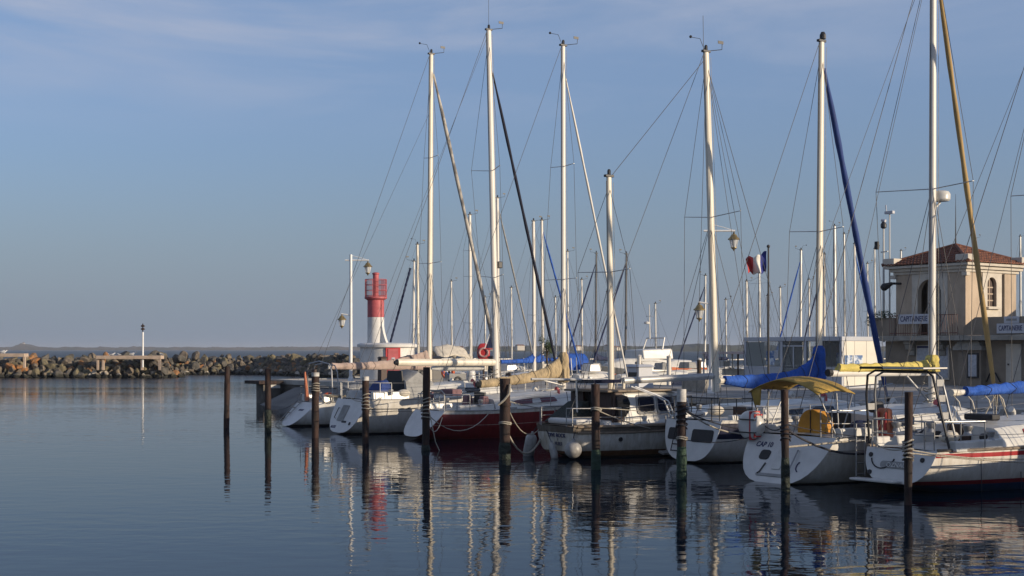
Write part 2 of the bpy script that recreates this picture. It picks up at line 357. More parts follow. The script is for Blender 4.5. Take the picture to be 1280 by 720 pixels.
# sea bed so the basin has a floor under the water sheet
# far shores: low scrub-covered land
M['shore'] = mat('far_scrub', (.085, .068, .058), .95, var=.3, scale=.02, col2=(.035, .04, .032))
M['farwood'] = mat('far_trees', (.05, .058, .04), .95, var=.3, scale=.05, col2=(.028, .034, .03))
def shore(name, x0, x1, Y, hfun, m, n=260, depth=600):
    b = MB(); rows = []
    for q, zf in ((0, 0), (.02, .45), (.06, .85), (.15, 1.0), (1, .9)):
        row = []
        for i in range(n + 1):
            x = x0 + (x1 - x0) * i / n
            h = hfun(x)
            jit = (N3.noise(V((x * .05, q * 9, 1))) * .25 + 1)
            row.append(V((x, Y + q * depth, -.3 if q == 0 else max(.1, h * zf * (jit if q < .9 else 1)))))
        rows.append(row)
    b.loft(rows, closed=False)
    return tag(b.build(name, m), kind='structure')
def h1(x):
    return 8.0 + 1.2 * N3.noise(V((x * .02, 0, 3))) + 3.4 * abs(N3.noise(V((x * .09, 9, 2)))) + 8.5 * math.exp(-((x + 1300) / 22) ** 2) + 2 * max(0, min(1, (x + 700) / 400))
shore('far_shore', -2600, 1600, 3600, h1, 'shore', 700, 60)
def h2(x):
    return 5.0 + 3.5 * N3.noise(V((x * .008, 2, 3))) + 3.4 * abs(N3.noise(V((x * .03, 5, 8)))) + 2.2 * abs(N3.noise(V((x * .12, 9, 2)))) + 3.0 * math.exp(-((x - 230) / 90) ** 2)
shore('wooded_shore', -60, 900, 1750, h2, 'farwood', 420, 300)
# the white cottage on its hummock across the water
t = thing('shore_cottage', P(29.5, 430.2, 3612), 0, 'tiny white cottage on the low hummock across the water', 'house')
b = MB(); b.box((0, 0, -1), (6, 6, 8)); b.build('wall', 'lwhite', t)
b = MB(); b.prism([(-3.6, 0), (3.6, 0), (0, 2.2)], -3.3, 3.3)
for i, p in enumerate(b.v): b.v[i] = V((p.x, p.z, p.y + 3.02))
b.build('roof', mat('cottage_tiles', (.2, .09, .06), .9), t)
for i, (px, w, h) in enumerate(((575, 9, 4), (612, 14, 5), (650, 10, 6), (684, 16, 4), (722, 12, 5), (760, 9, 6), (770, 15, 4))):
    o = thing('distant_house', P(px, 438, 1720), .2 * i, 'speck of a pale house on the far wooded shore', 'house', 'houses on the far wooded shore')
    b = MB(); b.box((0, 0, h / 2), (w, 7, h)); b.build('wall', 'trim', o)
    b = MB(); b.box((0, 0, h + .8), (w + .6, 7.6, 1.6), tx=.8, ty=.1); b.build('roof', M['cottage_tiles'] if 'cottage_tiles' in M else bpy.data.materials['cottage_tiles'], o)

# ---- rock breakwater
def rockmat(name, a, b):
    m = mat(name, a, .92, col2=b, scale=3.5, thr=(.38, .6), bump=.05, bscale=6)
    nt = m.node_tree; L = nt.links.new; pb = nt.nodes['Principled BSDF']; src = pb.inputs['Base Color'].links[0].from_socket
    ge = nt.nodes.new('ShaderNodeNewGeometry'); sp = nt.nodes.new('ShaderNodeSeparateXYZ'); L(ge.outputs['Position'], sp.inputs[0])
    n = nt.nodes.new('ShaderNodeTexNoise'); n.inputs['Scale'].default_value = 1.3; L(ge.outputs['Position'], n.inputs['Vector'])
    q = nt.nodes.new('ShaderNodeMath'); q.operation = 'MULTIPLY_ADD'; L(n.outputs['Fac'], q.inputs[0]); q.inputs[1].default_value = -.5; L(sp.outputs['Z'], q.inputs[2])
    r = nt.nodes.new('ShaderNodeMapRange'); r.inputs['From Min'].default_value = -.02; r.inputs['From Max'].default_value = .12; r.inputs['To Min'].default_value = 1; r.inputs['To Max'].default_value = 0; L(q.outputs[0], r.inputs['Value'])
    x = nt.nodes.new('ShaderNodeMix'); x.data_type = 'RGBA'; L(r.outputs[0], x.inputs['Factor']); L(src, x.inputs['A']); x.inputs['B'].default_value = (.022, .022, .016, 1); L(x.outputs['Result'], pb.inputs['Base Color'])
    return m
ROCKS = [rockmat('rock_grey_brown', (.19, .155, .115), (.085, .07, .055)), rockmat('rock_dark_grey', (.11, .10, .085), (.05, .048, .042)),
         rockmat('rock_olive', (.18, .15, .085), (.09, .08, .055)), rockmat('rock_orange_lichen', (.34, .15, .05), (.15, .10, .06)), rockmat('rock_pale_limestone', (.52, .46, .38), (.3, .26, .2))]
RLAB = ['grey brown boulder piled in the stone breakwater', 'dark grey boulder piled in the stone breakwater', 'olive brown boulder piled in the stone breakwater',
        'boulder with orange lichen in the stone breakwater', 'pale cream limestone boulder at the foot of the breakwater']
import bmesh
def rock_mesh(k):
    rr = random.Random(100 + k); bm = bmesh.new(); bmesh.ops.create_icosphere(bm, subdivisions=3, radius=.5)
    cuts = [(V((rr.gauss(0, 1), rr.gauss(0, 1), rr.gauss(0, 1))).normalized(), rr.uniform(.16, .38)) for _ in range(8)]
    for v in bm.verts:
        for n, d in cuts:
            e = v.co.dot(n) - d
            if e > 0: v.co -= n * e * .985
        v.co *= 1 + .03 * N3.noise(v.co * 5 + V((k, k, k)))
    me = bpy.data.meshes.new('boulder'); bm.to_mesh(me); bm.free()
    me.polygons.foreach_set('use_smooth', [True] * len(me.polygons)); me.set_sharp_from_angle(angle=math.radians(16))
    return me
RM = {}
for k in range(8):
    for c in range(5):
        me = rock_mesh(k) if c == 0 else RM[(k, 0)].copy()
        me.materials.clear(); me.materials.append(ROCKS[c]); RM[(k, c)] = me
# foot line of the breakwater (x, y), seen from the harbour: left arm, then the arm behind that turns towards the quay root
ARM1 = [(-66, 143), (-35.7, 143.5), (-35.2, 148)]
ARM2 = [(-44, 160), (-31.0, 161), (-22, 148), (-12, 138)]
HT = 2.2
def mound(name, line, off, h):
    b = MB(); rings = []
    for i, (x, y) in enumerate(line):
        p = V((x, y, 0)); a = V((*line[max(0, i - 1)], 0)); c = V((*line[min(len(line) - 1, i + 1)], 0)); t = (c - a).normalized(); n = V((-t.y, t.x, 0))
        rings.append([p + n * q + V((0, 0, z)) for q, z in ((.5, -1), (1.9, h * .55), (3.0, h * .75), (6.2, h * .75), (9, -1))])
    b.loft(rings)
    return tag(b.build(name, mat(name + '_rubble', (.05, .046, .04), .95, scale=2, bump=.1, bscale=3)), kind='structure')
mound('breakwater_core', [ARM1[0], (ARM1[1][0] - 2.6, ARM1[1][1])], 0, HT); mound('breakwater_core', ARM2, 0, HT)
rocks = []
def lay(line, bias, pale):
    for i in range(len(line) - 1):
        a = V((*line[i], 0)); c = V((*line[i + 1], 0)); d = (c - a); Ln = d.length; t = d / Ln; n = V((-t.y, t.x, 0))
        for row in range(7):
            f = row / 6; step = (.78, .74, .74, .78, .82, .86, 1.08)[row]; k = int(Ln / step)
            for j in range(k):
                u = (j + RND.uniform(.2, .8)) * step; q = .25 + 2.7 * f + RND.uniform(-.18, .18); z = HT * (.05 + .83 * f) + RND.uniform(-.1, .1)
                p = a + t * u + n * q; sz = RND.choice((.7, .85, 1.0, 1.0, 1.15, 1.4)) * (.90, .88, .90, .95, 1.0, 1.04, 1.32)[row]
                rocks.append((p + V((0, 0, z)), sz, row, RND.random()))
lay(ARM1, 0, 1); lay(ARM2, 0, 0)
for i in (1, 2):
    v = V((*ARM2[i], 0)); d0 = (v - V((*ARM2[i - 1], 0))).normalized(); d1 = (V((*ARM2[i + 1], 0)) - v).normalized()
    for row in range(7):
        f = row / 6
        for k in range(5):
            d = d0.lerp(d1, k / 4).normalized(); n = V((-d.y, d.x, 0)); rocks.append((v + n * (.25 + 2.7 * f) + d * RND.uniform(-.3, .3) + V((0, 0, HT * (.05 + .83 * f))), RND.uniform(.7, 1.1), row, RND.random()))
vis = []
for p, sz, row, q in rocks:
    px = 640 + FPX * p.x / p.y
    if -25 < px < 450: vis.append((p, sz, row, q, px))
vis.sort(key=lambda e: -e[1] / e[0].y)
def colour(row, q, px, p):
    if row <= 1 and 108 < px < 196 and p.y < 150 and q < .55: return 4
    if row <= 1 and q < .06: return 4
    if px < 140 and .06 < q < .24 and row >= 1: return 3
    if .06 < q < .19 and row in (1, 2, 3, 4): return 3
    return 1 if q < .42 else (0 if q < .74 else 2)
LIM = 296
rest = MB(); restm = []
seen_c = {}
for i, (p, sz, row, q, px) in enumerate(vis):
    k = RND.randrange(8); c = colour(row, q, px, p); e = (RND.uniform(0, 6.3), RND.uniform(0, 6.3), RND.uniform(0, 6.3))
    s3 = V((sz * RND.uniform(.95, 1.3), sz * RND.uniform(.85, 1.1), sz * RND.uniform(.8, 1.05)))
    if i < LIM:
        o = bpy.data.objects.new('boulder', RM[(k, c)]); COL.objects.link(o); o.location = p; o.rotation_euler = e; o.scale = s3
        tag(o, RLAB[c], 'boulder', ['grey brown breakwater boulders', 'dark grey breakwater boulders', 'olive breakwater boulders', 'orange lichen breakwater boulders', 'pale limestone breakwater boulders'][c])
    else:
        me = RM[(k, 0)]; from mathutils import Euler
        mx = Matrix.Translation(p) @ Euler(e).to_matrix().to_4x4() @ Matrix.Diagonal((*s3, 1)); rest.mi = c
        rest.add([mx @ v.co for v in me.vertices], [tuple(f.vertices) for f in me.polygons])
if rest.v: tag(rest.build('boulder_rubble', ROCKS), 'remaining boulders heaped along the breakwater', 'boulders', kind='stuff')

# concrete planks on legs that stand along the breakwater crest
def plank(px0, px1, Y, py, label, legs):
    a = P(px0, py, Y); c = P(px1, py, Y); t = thing('breakwater_slab', (a + c) / 2, 0, label, 'concrete slab'); w = (c - a).length
    b = MB(); b.box((0, 0, -.18), (w, 1.3, .36)); b.build('slab', M['plank'], t, bevel=.02)
    for q in legs:
        b = MB(); b.box((w * (q - .5), -.3, -.95), (.22, .3, 1.15)); b.build('leg', M['plank'], t, bevel=.01)
M['plank'] = mat('pink_concrete', (.50, .39, .30), .9, var=.15, scale=1.5, bump=.01, bscale=10)
plank(122, 203, 143.4, 444.5, 'long pinkish concrete slab on legs beside the white beacon pole', (.02, .1, .7, .97))
plank(-40, 33, 143.4, 441.8, 'short pale concrete slab at the left end of the breakwater', (.5, .985))
t = thing('beacon_pole', P(178.5, 452, 143.0), 0, 'slim white beacon pole with a rusty lattice topmark standing at the breakwater', 'beacon')
b = MB(); b.tube([(0, 0, -.6), (0, 0, 3.1)], .1, 10); b.build('pole', 'post', t, smooth=True)
b = MB(); b.tube([(0, 0, 3.12), (0, 0, 4.0)], .055, 8); b.build('stem', 'rust', t, smooth=True)
for z in (3.3, 3.62):
    b = MB(); b.lathe((0, 0, z), [(.03, 0), (.2, .05), (.2, .18), (.05, .26)], 10); b.build('topmark', 'rust', t)
# gulls
def gull_mesh():
    b = MB(); st = [(-.30, .015, .12), (-.2, .05, .13), (-.08, .085, .15), (.05, .09, .17), (.13, .07, .20), (.18, .05, .25), (.21, .05, .29), (.25, .035, .30), (.285, .008, .285)]
    b.loft([[V((x, r * math.cos(2 * pi * k / 10), z + r * math.sin(2 * pi * k / 10))) for k in range(10)] for x, r, z in st])
    for y in (-.03, .03): b.tube([(.02, y, .1), (.02, y, 0), (.06, y, .002)], .012, 5)
    return b
g0 = thing('gull', (0, 0, 0), 0, 'x', 'gull'); gull_mesh().build('body', 'gull', g0, smooth=60)
b = MB(); b.tube([(.10, .085, .2), (-.1, .095, .17), (-.34, .03, .14)], [.03, .05, .008], 6, flat=.4); b.build('wing', 'gullg', g0, smooth=60)
b = MB(); b.tube([(.10, -.085, .2), (-.1, -.095, .17), (-.34, -.03, .14)], [.03, .05, .008], 6, flat=.4); b.build('wing', 'gullg', g0, smooth=60)
b = MB(); b.tube([(.28, 0, .286), (.34, 0, .278)], [.015, .003], 6); b.build('beak', 'yellow', g0)
for i, (px, py, rz, sc) in enumerate(((137, 444.5, 2.9, .95), (141, 444.5, .3, 1.3), (149, 444.5, 3.3, 1.0), (166, 444.5, .4, 1.7), (202, 444.5, 2.8, 1.2), (2, 441.8, .2, 1.5), (5.5, 441.8, .6, 1.5))):
    o = g0 if i == 0 else dup(g0)
    o.location = P(px, py, 143.4) + V((0, 0, .002)); o.rotation_euler.z = rz; sc *= .72; o.scale = (sc, sc, sc)
    if i < 5: tag(o, 'white gull standing on the long pinkish breakwater slab', 'gull', 'gulls on the long slab')
    else: tag(o, 'white gull standing on the short slab at far left', 'gull', 'gulls on the short slab')

# ---- quay: jetty strip widening into the harbour square
QE = 34.6; JB = 45.2; JEND = 71.5
quay_poly = [(QE, -14), (QE, JEND), (JB, JEND), (JB, 48.5), (140, 48.5), (140, -14)]
b = MB(); b.prism([tuple(RS(r, s).xy) for r, s in quay_poly], -1.2, QZ - .004); tag(b.build('quay', ['concrete']), kind='structure')
# facing stones with courses and a coping
b = MB(); pts = [(QE, -14), (QE, JEND), (JB, JEND)]
for (r0, s0), (r1, s1) in zip(pts[:-1], pts[1:]):
    a = RS(r0, s0); c = RS(r1, s1); d = (c - a).normalized(); n = V((-d.y, d.x, 0)); n = n if n.dot(-E1 if r0 == r1 else E2) > 0 else -n
    b.box((a + c) / 2 + n * .03 + V((0, 0, .0)), (.10, (c - a).length, 2 * QZ - .44), rot=Matrix.Rotation(math.atan2(d.y, d.x) - pi / 2, 3, 'Z'))
tag(b.build('quay_wall', 'qwall'), kind='structure')
b = MB()
for (r0, s0), (r1, s1) in zip(pts[:-1], pts[1:]):
    a = RS(r0, s0); c = RS(r1, s1); d = (c - a).normalized(); n = V((-d.y, d.x, 0)); n = n if n.dot(-E1 if r0 == r1 else E2) > 0 else -n
    Ln = (c - a).length; k = int(Ln / 1.5)
    for i in range(k):
        u = (i + .5) * Ln / k
        b.box(a + d * u - n * .2 + V((0, 0, QZ - .10)), (.66, Ln / k - .02, .26), rot=Matrix.Rotation(math.atan2(d.y, d.x) - pi / 2, 3, 'Z'))
tag(b.build('coping', 'kerb', bevel=.015), kind='structure')
# sloping slipway of concrete against the quay near its head, and the small landing at the tip
b = MB(); A = [RS(31.4, 62.2, -.3), RS(31.4, 67.6, -.3), RS(QE - .03, 67.6, -.3), RS(QE - .03, 62.2, -.3), RS(34.2, 62.2, QZ - .35), RS(34.2, 67.6, QZ - .35), RS(QE - .03, 67.6, QZ - .35), RS(QE - .03, 62.2, QZ - .35)]
b.add(A, [(0, 1, 5, 4), (4, 5, 6, 7), (0, 4, 7, 3), (1, 2, 6, 5)]); tag(b.build('slipway', mat('slipway_concrete', (.16, .155, .145), .9, scale=1, bump=.02, bscale=5)), kind='structure')
t = thing('landing_stage', P(330, 475.6, 76.5), RZ, 'small dark landing platform jutting from the head of the jetty', 'landing stage')
b = MB(); b.box((0, 0, -.09), (1.5, 1.9, .18)); b.build('deck', 'rust', t, bevel=.01)
for x in (.1,):
    b = MB(); b.box((x, -.3, -.95), (1.0, .9, 1.5)); b.build('pier', 'qwall', t)
b = MB(); b.box((.25, -.80, -.32), (.7, .06, .2)); b.build('fender_board', 'chalk', t)

# ---- lighthouse on the jetty
LX = P(484, 474, 79.8); LY = 79.8
t = thing('harbour_light', (LX.x, LY, QZ), 0, 'stubby red and white harbour lighthouse on a round white base', 'lighthouse')
b = MB(); b.lathe((0, 0, 0), [(1.58, 0), (1.58, 1.86)], 40); b.build('base', 'lwhite', t, smooth=True)
b = MB(); b.lathe((0, 0, 1.862), [(1.74, 0), (1.76, .06), (1.76, .16), (1.6, .24), (.4, .26)], 40); b.build('cornice', 'lwhite', t, smooth=30)
cxr = -.67; rt = .49
def tower(z0, z1, nm, m):
    b = MB(); rings = []; nz = 14
    for i in range(nz + 1):
        z = z0 + (z1 - z0) * i / nz
        rings.append([V((cxr + rt * math.cos(2 * pi * k / 28), rt * math.sin(2 * pi * k / 28), z)) for k in range(28)])
    b.loft(rings); b.build(nm, m, t, smooth=True)
tower(2.12, 3.62, 'tower', 'lwhite'); tower(3.622, 4.62, 'tower_band', 'redlt')
# buttress fin sweeping out at the foot of the tower
for z0, z1, m in ((2.13, 3.62, 'lwhite'), (3.62, 4.6, 'redlt')):
    b = MB(); rings = []
    for i in range(13):
        z = z0 + (z1 - z0) * i / 12; q = max(0, (3.9 - z) / 1.8); out = .48 + .05 + .40 * q ** 2.6
        d = V((.80, -.6, 0)); n = V((.6, .8, 0)); c = V((cxr, 0, z))
        rings.append([c + d * .3 - n * .09, c + d * out - n * .09, c + d * out + n * .09, c + d * .3 + n * .09])
    b.loft(rings); b.build('buttress', m, t)
b = MB(); b.lathe((cxr, 0, 4.622), [(.5, 0), (.66, .1), (.66, .2), (.2, .22)], 28); b.build('gallery', 'redlt', t, smooth=30)
b = MB(); b.lathe((cxr, 0, 4.84), [(.17, 0), (.17, 1.28), (.21, 1.3), (.21, 1.38), (.1, 1.42)], 20); b.build('lantern_pipe', 'redlt', t, smooth=30)
M['mesh'] = mat('red_mesh_panel', (.36, .10, .11), .7, var=.1)
for z in (.03, .34, .66, .98):
    b = MB(); b.torus((cxr, 0, 4.86 + z), .63, .016, 'z', 28, 6); b.build('gallery_rail', 'redlt', t, smooth=True)
for k in range(56):
    a = 2 * pi * k / 56
    b = MB(); b.tube([(cxr + .63 * math.cos(a), .63 * math.sin(a), 4.83), (cxr + .63 * math.cos(a), .63 * math.sin(a), 5.84)], .008 if k % 8 else .02, 5); b.build('gallery_bar', 'redlt', t)
# red door set in the drum, facing the square
dd = V((.30, -.954, 0)); ps = V((.954, .30, 0))
b = MB(); R3 = Matrix((( ps.x, -dd.x, 0), (ps.y, -dd.y, 0), (0, 0, 1)))
b.box(dd * 1.55 + V((0, 0, .93)), (.86, .12, 1.86), rot=R3); o = b.build('door', 'red', t, bevel=.01)
b = MB(); b.box(dd * 1.62 + V((0, 0, 1.02)), (.6, .04, 1.5), rot=R3); b.build('door_panel', 'redlt', o)
b = MB(); b.box(dd * 1.645 + V((0, 0, 1.12)), (.2, .02, .3), rot=R3); b.build('notice', 'signw', o)

# ---- lamp posts with hanging lanterns
def lantern(t, x, z, nm='lantern'):
    b = MB(); b.lathe((x, 0, z), [(.02, 0), (.045, -.03), (.03, -.07), (.1, -.1), (.16, -.2), (.235, -.27), (.245, -.30), (.2, -.31)], 16); o = b.build(nm, 'brass', t, smooth=35)
    b = MB(); b.lathe((x, 0, z), [(.185, -.312), (.115, -.60)], 12); b.build('glass', M['lglass'], o, smooth=35)
    b = MB(); b.lathe((x, 0, z), [(.125, -.602), (.125, -.63), (.07, -.67), (.03, -.72), (.015, -.76)], 12); b.build('foot', 'brass', o, smooth=35)
    for k in range(4):
        a = pi / 4 + k * pi / 2
        b = MB(); b.tube([(x + .19 * math.cos(a), .19 * math.sin(a), z - .3), (x + .122 * math.cos(a), .122 * math.sin(a), z - .62)], .013, 5); b.build('rib', 'post', o)
M['lglass'] = mat('lantern_glass', (.55, .56, .56), .12, var=.05)
def lamp(px, s, rot, label):
    r = r_at(px, s); t = thing('street_lamp', RS(r, s, QZ), rot, label, 'street lamp', 'lamp posts on the quay')
    b = MB(); b.lathe((0, 0, 0), [(.16, 0), (.16, .12), (.1, .3)], 16); b.build('base', 'post', t, smooth=35)
    b = MB(); b.tube([(0, 0, .1), (0, 0, 3.2), (0, 0, 6.75)], [.095, .085, .075], 14); b.build('pole', 'post', t, smooth=True)
    b = MB(); b.tube([(-.3, 0, 6.45), (.95, 0, 6.45)], .04, 8); b.build('upper_arm', 'post', t, smooth=True)
    b = MB(); b.tube([(.03, 0, 6.7), (.45, 0, 6.6), (.88, 0, 6.47)], .014, 6); b.build('brace', 'post', t)
    b = MB(); b.tube([(-.05, 0, 3.55), (-.5, 0, 3.62)], .032, 8); b.build('lower_arm', 'post', t, smooth=True)
    lantern(t, .9, 6.4); lantern(t, -.47, 3.6)
lamp(438.5, 63.2, 0, 'white lamp post with two brass lanterns, left of the red and white lighthouse')
lamp(889, 39.1, 0, 'white lamp post with two brass lanterns, behind the ketch and beside its main mast')

# ---- harbour office
s0 = 40.17; r0 = 56.0; W = 4.1
t = thing('harbour_office', RS(r0, s0, QZ), RZ, 'ochre harbour office tower with tiled hipped roof, arched openings and a balcony', 'building')
zb, ze = 2.42, 5.5     # balcony floor and eave above the quay
# tower walls as four slabs with openings: left (west) face is local x=0, right face is local y=0
def wall_grid(b, plane, u0, u1, z0, z1, hole=None, th=.28):
    """slab wall; hole=(uc, half, zb, zspring) with an arched head, built as jambs + voussoir strip"""
    def pt(u, d, z): return V((d, u, z)) if plane == 'x' else V((u, d, z))
    def blk(ua, ub, za, zc_):
        b.loft([[pt(ua, 0, za), pt(ub, 0, za), pt(ub, th, za), pt(ua, th, za)], [pt(ua, 0, zc_), pt(ub, 0, zc_), pt(ub, th, zc_), pt(ua, th, zc_)]])
    if not hole: blk(u0, u1, z0, z1); return
    uc, hw, hb, hs = hole
    # one outline: wall with the arch cut from the middle, in two halves
    arc = [(uc + hw * math.cos(a), hs + hw * math.sin(a)) for a in [pi * i / 14 for i in range(15)]]
    right = [(uc + hw, hb)] + arc[:8] + [(uc, z1), (u1, z1), (u1, hb)]
    left = [(uc - hw, hb)] + list(reversed(arc[7:])) + [(uc, z1), (u0, z1), (u0, hb)]
    for poly in (right, left):
        b.loft([[pt(u, 0, z) for u, z in poly], [pt(u, th, z) for u, z in poly]])
    if hb > z0 + .01: blk(u0, u1, z0, hb)
b = MB(); wall_grid(b, 'x', 0, W, zb, ze, (2.05, .72, zb + .03, zb + 2.08)); b.build('front_wall', 'stucco', t)
b = MB(); wall_grid(b, 'y', .281, W, zb, ze, (2.05, .38, zb + 1.42, zb + 2.48)); b.build('side_wall', 'stucco', t)
b = MB(); b.box((W / 2 + .14, W - .14, (zb + ze) / 2), (W - .29, .28, ze - zb)); b.build('rear_wall', 'stucco', t)
b = MB(); b.box((W - .14, W / 2, (zb + ze) / 2), (.28, W - .57, ze - zb)); b.build('rear_wall', 'stucco', t)
# pale surrounds
def arch_band(plane, uc, hw, hb, hs, wid, d, dep, nm, m, par=None):
    b = MB(); pts = [(uc + hw, hb)] + [(uc + hw * math.cos(a), hs + hw * math.sin(a)) for a in [pi * i / 16 for i in range(17)]] + [(uc - hw, hb)]
    out = [(uc + hw + wid, hb)] + [(uc + (hw + wid) * math.cos(a), hs + (hw + wid) * math.sin(a)) for a in [pi * i / 16 for i in range(17)]] + [(uc - hw - wid, hb)]
    def pt(u, dd_, z): return V((dd_, u, z)) if plane == 'x' else V((u, dd_, z))
    b.loft([[pt(*p_[:1], d, p_[1]), pt(q_[0], d, q_[1]), pt(q_[0], d + dep, q_[1]), pt(p_[0], d + dep, p_[1])] for p_, q_ in zip(pts, out)])
    return b.build(nm, m, par or t)
b = MB(); wall_grid(b, 'x', 1.0, 3.1, zb + .02, ze - .03, (2.05, .70, zb + .03, zb + 2.08), th=.04)
for i, p in enumerate(b.v): b.v[i] = V((p.x - .042, p.y, p.z))
b.build('pale_bay', 'trim', t)
b = MB(); wall_grid(b, 'y', 1.3, 2.85, zb + .02, ze - .03, (2.05, .37, zb + 1.42, zb + 2.48), th=.04)
for i, p in enumerate(b.v): b.v[i] = V((p.x, p.y - .042, p.z))
b.build('pale_bay', 'trim', t)
arch_band('x', 2.05, .70, zb + .03, zb + 2.08, .10, -.06, .05, 'arch_moulding', 'trim')
# recessed balcony door, with leaf and glass
o = MB().box((.75, 2.05, zb + 1.4), (.06, 1.42, 2.78)).build('balcony_door', 'trim', t)
MB().box((.70, 1.75, zb + 1.5), (.05, .4, 1.6)).build('pane', 'glass', o); MB().box((.70, 2.38, zb + 1.5), (.05, .4, 1.6)).build('pane', 'glass', o)
# arched shuttered window
o = MB().box((2.05, .16, zb + 2.1), (.78, .05, 1.6)).build('window', 'varn', t)
for z in (.1, .42, .74): MB().box((2.05, .125, zb + 1.42 + z + .2), (.74, .03, .06)).build('glazing_bar', M['stucco'], o)
MB().box((2.05, .125, zb + 2.1), (.05, .032, 1.4)).build('glazing_bar', 'stucco', o)
MB().box((2.05, -.1, zb + 1.34), (1.05, .24, .11)).build('sill', 'trim', t, bevel=.01)
# eave cornice, corner blocks and the hipped roof with rounded tiles
b = MB(); 
for z, o_, h in ((ze - .02, .10, .14), (ze + .12, .24, .16), (ze + .28, .42, .13)):
    b.box((W / 2, W / 2, z + h / 2), (W + 2 * o_, W + 2 * o_, h - .004))
b.build('cornice', 'trim', t, bevel=.02)
for x, y in ((-.12, -.12), (-.12, W + .12), (W + .12, -.12), (W + .12, W + .12)):
    b = MB(); b.box((x, y, ze + .62), (.72, .72, .38)); b.build('corner_block', 'trim', t, bevel=.03)
for y in (-.06, W + .06, ):
    b = MB(); b.box((-.06, y, ze - .12), (.30, .30, .18)); b.build('corner_console', 'trim', t, bevel=.02)
M['tile'] = mat('terracotta_tile', (.23, .085, .045), .85, col2=(.09, .04, .028), scale=5, thr=(.35, .65), bump=.015, bscale=14)
hip = W / 2 + .5; zr = ze + .43; rh = 1.0; ctr = V((W / 2, W / 2, 0))
def tiles(face):
    """one roof slope as ridged, stepped tile rows"""
    b = MB(); nrow = 9; a = face * pi / 2
    rot = Matrix.Rotation(a, 3, 'Z'); cols = 26; per = 2 * hip / cols; sub = 6
    for i in range(nrow):
        f0 = i / nrow; f1 = (i + 1) / nrow + .012
        rows = []
        for f, lift in ((f0, .055), (f1, .0)):
            row = []; half = hip * (1 - f)
            for k in range(cols * sub + 1):
                x = -hip + 2 * hip * k / (cols * sub); x = max(-half, min(half, x)); ph = (k % sub) / sub
                z = zr + rh * f + .05 * abs(math.cos(pi * ph)) + lift
                row.append(ctr + rot @ V((x, -hip * (1 - f), 0)) + V((0, 0, z)))
            rows.append(row)
        low = [p - V((0, 0, .07)) for p in rows[0]]
        b.loft([low] + rows, closed=False)
    return b.build('roof_slope', 'tile', t)
for f in range(4): tiles(f)
for k in range(4):
    a = pi / 4 + k * pi / 2; b = MB(); c = ctr + V((hip * math.sqrt(2) * math.cos(a), hip * math.sqrt(2) * math.sin(a), zr + .06)); ap = ctr + V((0, 0, zr + rh + .06))
    b.tube([c.lerp(ap, i / 8) for i in range(9)], .085, 8); b.build('ridge_tile', 'tile', t, smooth=True)
b = MB(); b.tube([ctr + V((0, 0, zr + rh)), ctr + V((0, 0, zr + rh + .5)), ctr + V((0, 0, zr + rh + 2.6))], [.05, .03, .008], 8); b.build('finial', 'dark', t)
# ground floor with terrace, corbels, pilasters
b = MB(); b.box((3.8, -1.6, (zb - .26) / 2), (7.0, 13.2, zb - .26)); b.build('ground_floor', 'greyst', t)      # x .3..7.3, y -8.2..5.4
b = MB(); b.box((3.5, -1.6, zb - .13), (8.0, 13.6, .24)); b.box((-.18, 2.05, zb - .13), (.72, 4.6, .238)); b.build('floor_band', 'trim' if False else 'stone', t, bevel=.02)
# terrace parapet right of the tower (its left end slopes down), planter wall to the left
b = MB(); b.prism([(0, 0), (-8.2, 0), (-8.2, .85), (-.65, .85), (0, .40)], -.3, -.08)
for i, p in enumerate(b.v): b.v[i] = V((p.z + .1, p.x - .02, p.y + zb))
b.build('terrace_parapet', 'greyst', t)
b = MB(); b.box((.1, 4.78, zb + .46), (.3, 1.3, .92)); b.build('planter_wall', 'greyst', t)
# corbels under the balcony
for y in (1.45, 3.3):
    b = MB(); b.prism([(0, 0), (0, -.75), (-.16, -.72), (-.2, -.5), (-.36, -.42), (-.42, -.2), (-.52, -.14), (-.52, 0)], -.2, .2)
    for i, p in enumerate(b.v): b.v[i] = V((p.x + .3, p.z + y, p.y + zb - .26))
    b.build('corbel', 'stone', t, bevel=.015)
# pilaster with sloped cap at the corner right of the tower
b = MB(); b.box((.12, -.25, .85), (.36, 1.3, 1.7)); b.build('pilaster', 'greyst', t)
b = MB(); b.box((.06, -.25, 1.80), (.62, 1.6, .2)); b.box((.06, -.25, 2.02), (.6, 1.5, .24), tx=.7, ty=.75); b.build('pilaster_cap', 'stone', t, bevel=.015)
for y0, w, h, zc in ((-.47, .62, 1.2, .97),):
    o = MB().box((-.09, y0, zc), (.06, w, h)).build('notice_board', 'dark', t); MB().box((-.125, y0, zc), (.02, w - .16, h - .16)).build('notice', 'paper', o)
o = MB().box((.26, 2.5, 1.2), (.08, 1.1, 1.5)).build('notice_board', 'trim', t); MB().box((.21, 2.5, 1.15), (.02, .96, 1.3)).build('notice', 'paper', o); MB().box((.21, 2.5, 1.86), (.022, .96, .1)).build('notice', 'signb', o)
o = MB().box((.26, 1.5, 1.1), (.08, .8, 1.7)).build('notice_board', 'trim', t); MB().box((.21, 1.5, 1.1), (.02, .68, 1.5)).build('notice', 'paper', o)
o = MB().box((.26, -2.45, 1.0), (.10, .8, 2.0)).build('door', 'trim', t, bevel=.01); MB().lathe((.17, -2.2, 1.0), [(.03, 0), (.04, .05), (.02, .08)], 8).build('handle', 'dark', o)
MB().box((.2, -3.3, 1.45), (.16, .3, .35)).build('letter_box', 'dark', t, bevel=.02)
b = MB(); b.tube([(.22, -1.0, .2), (.22, -1.2, .62), (.2, -1.5, .62), (.22, -1.75, .2)], .035, 8); b.build('hose', 'black', t, smooth=True)
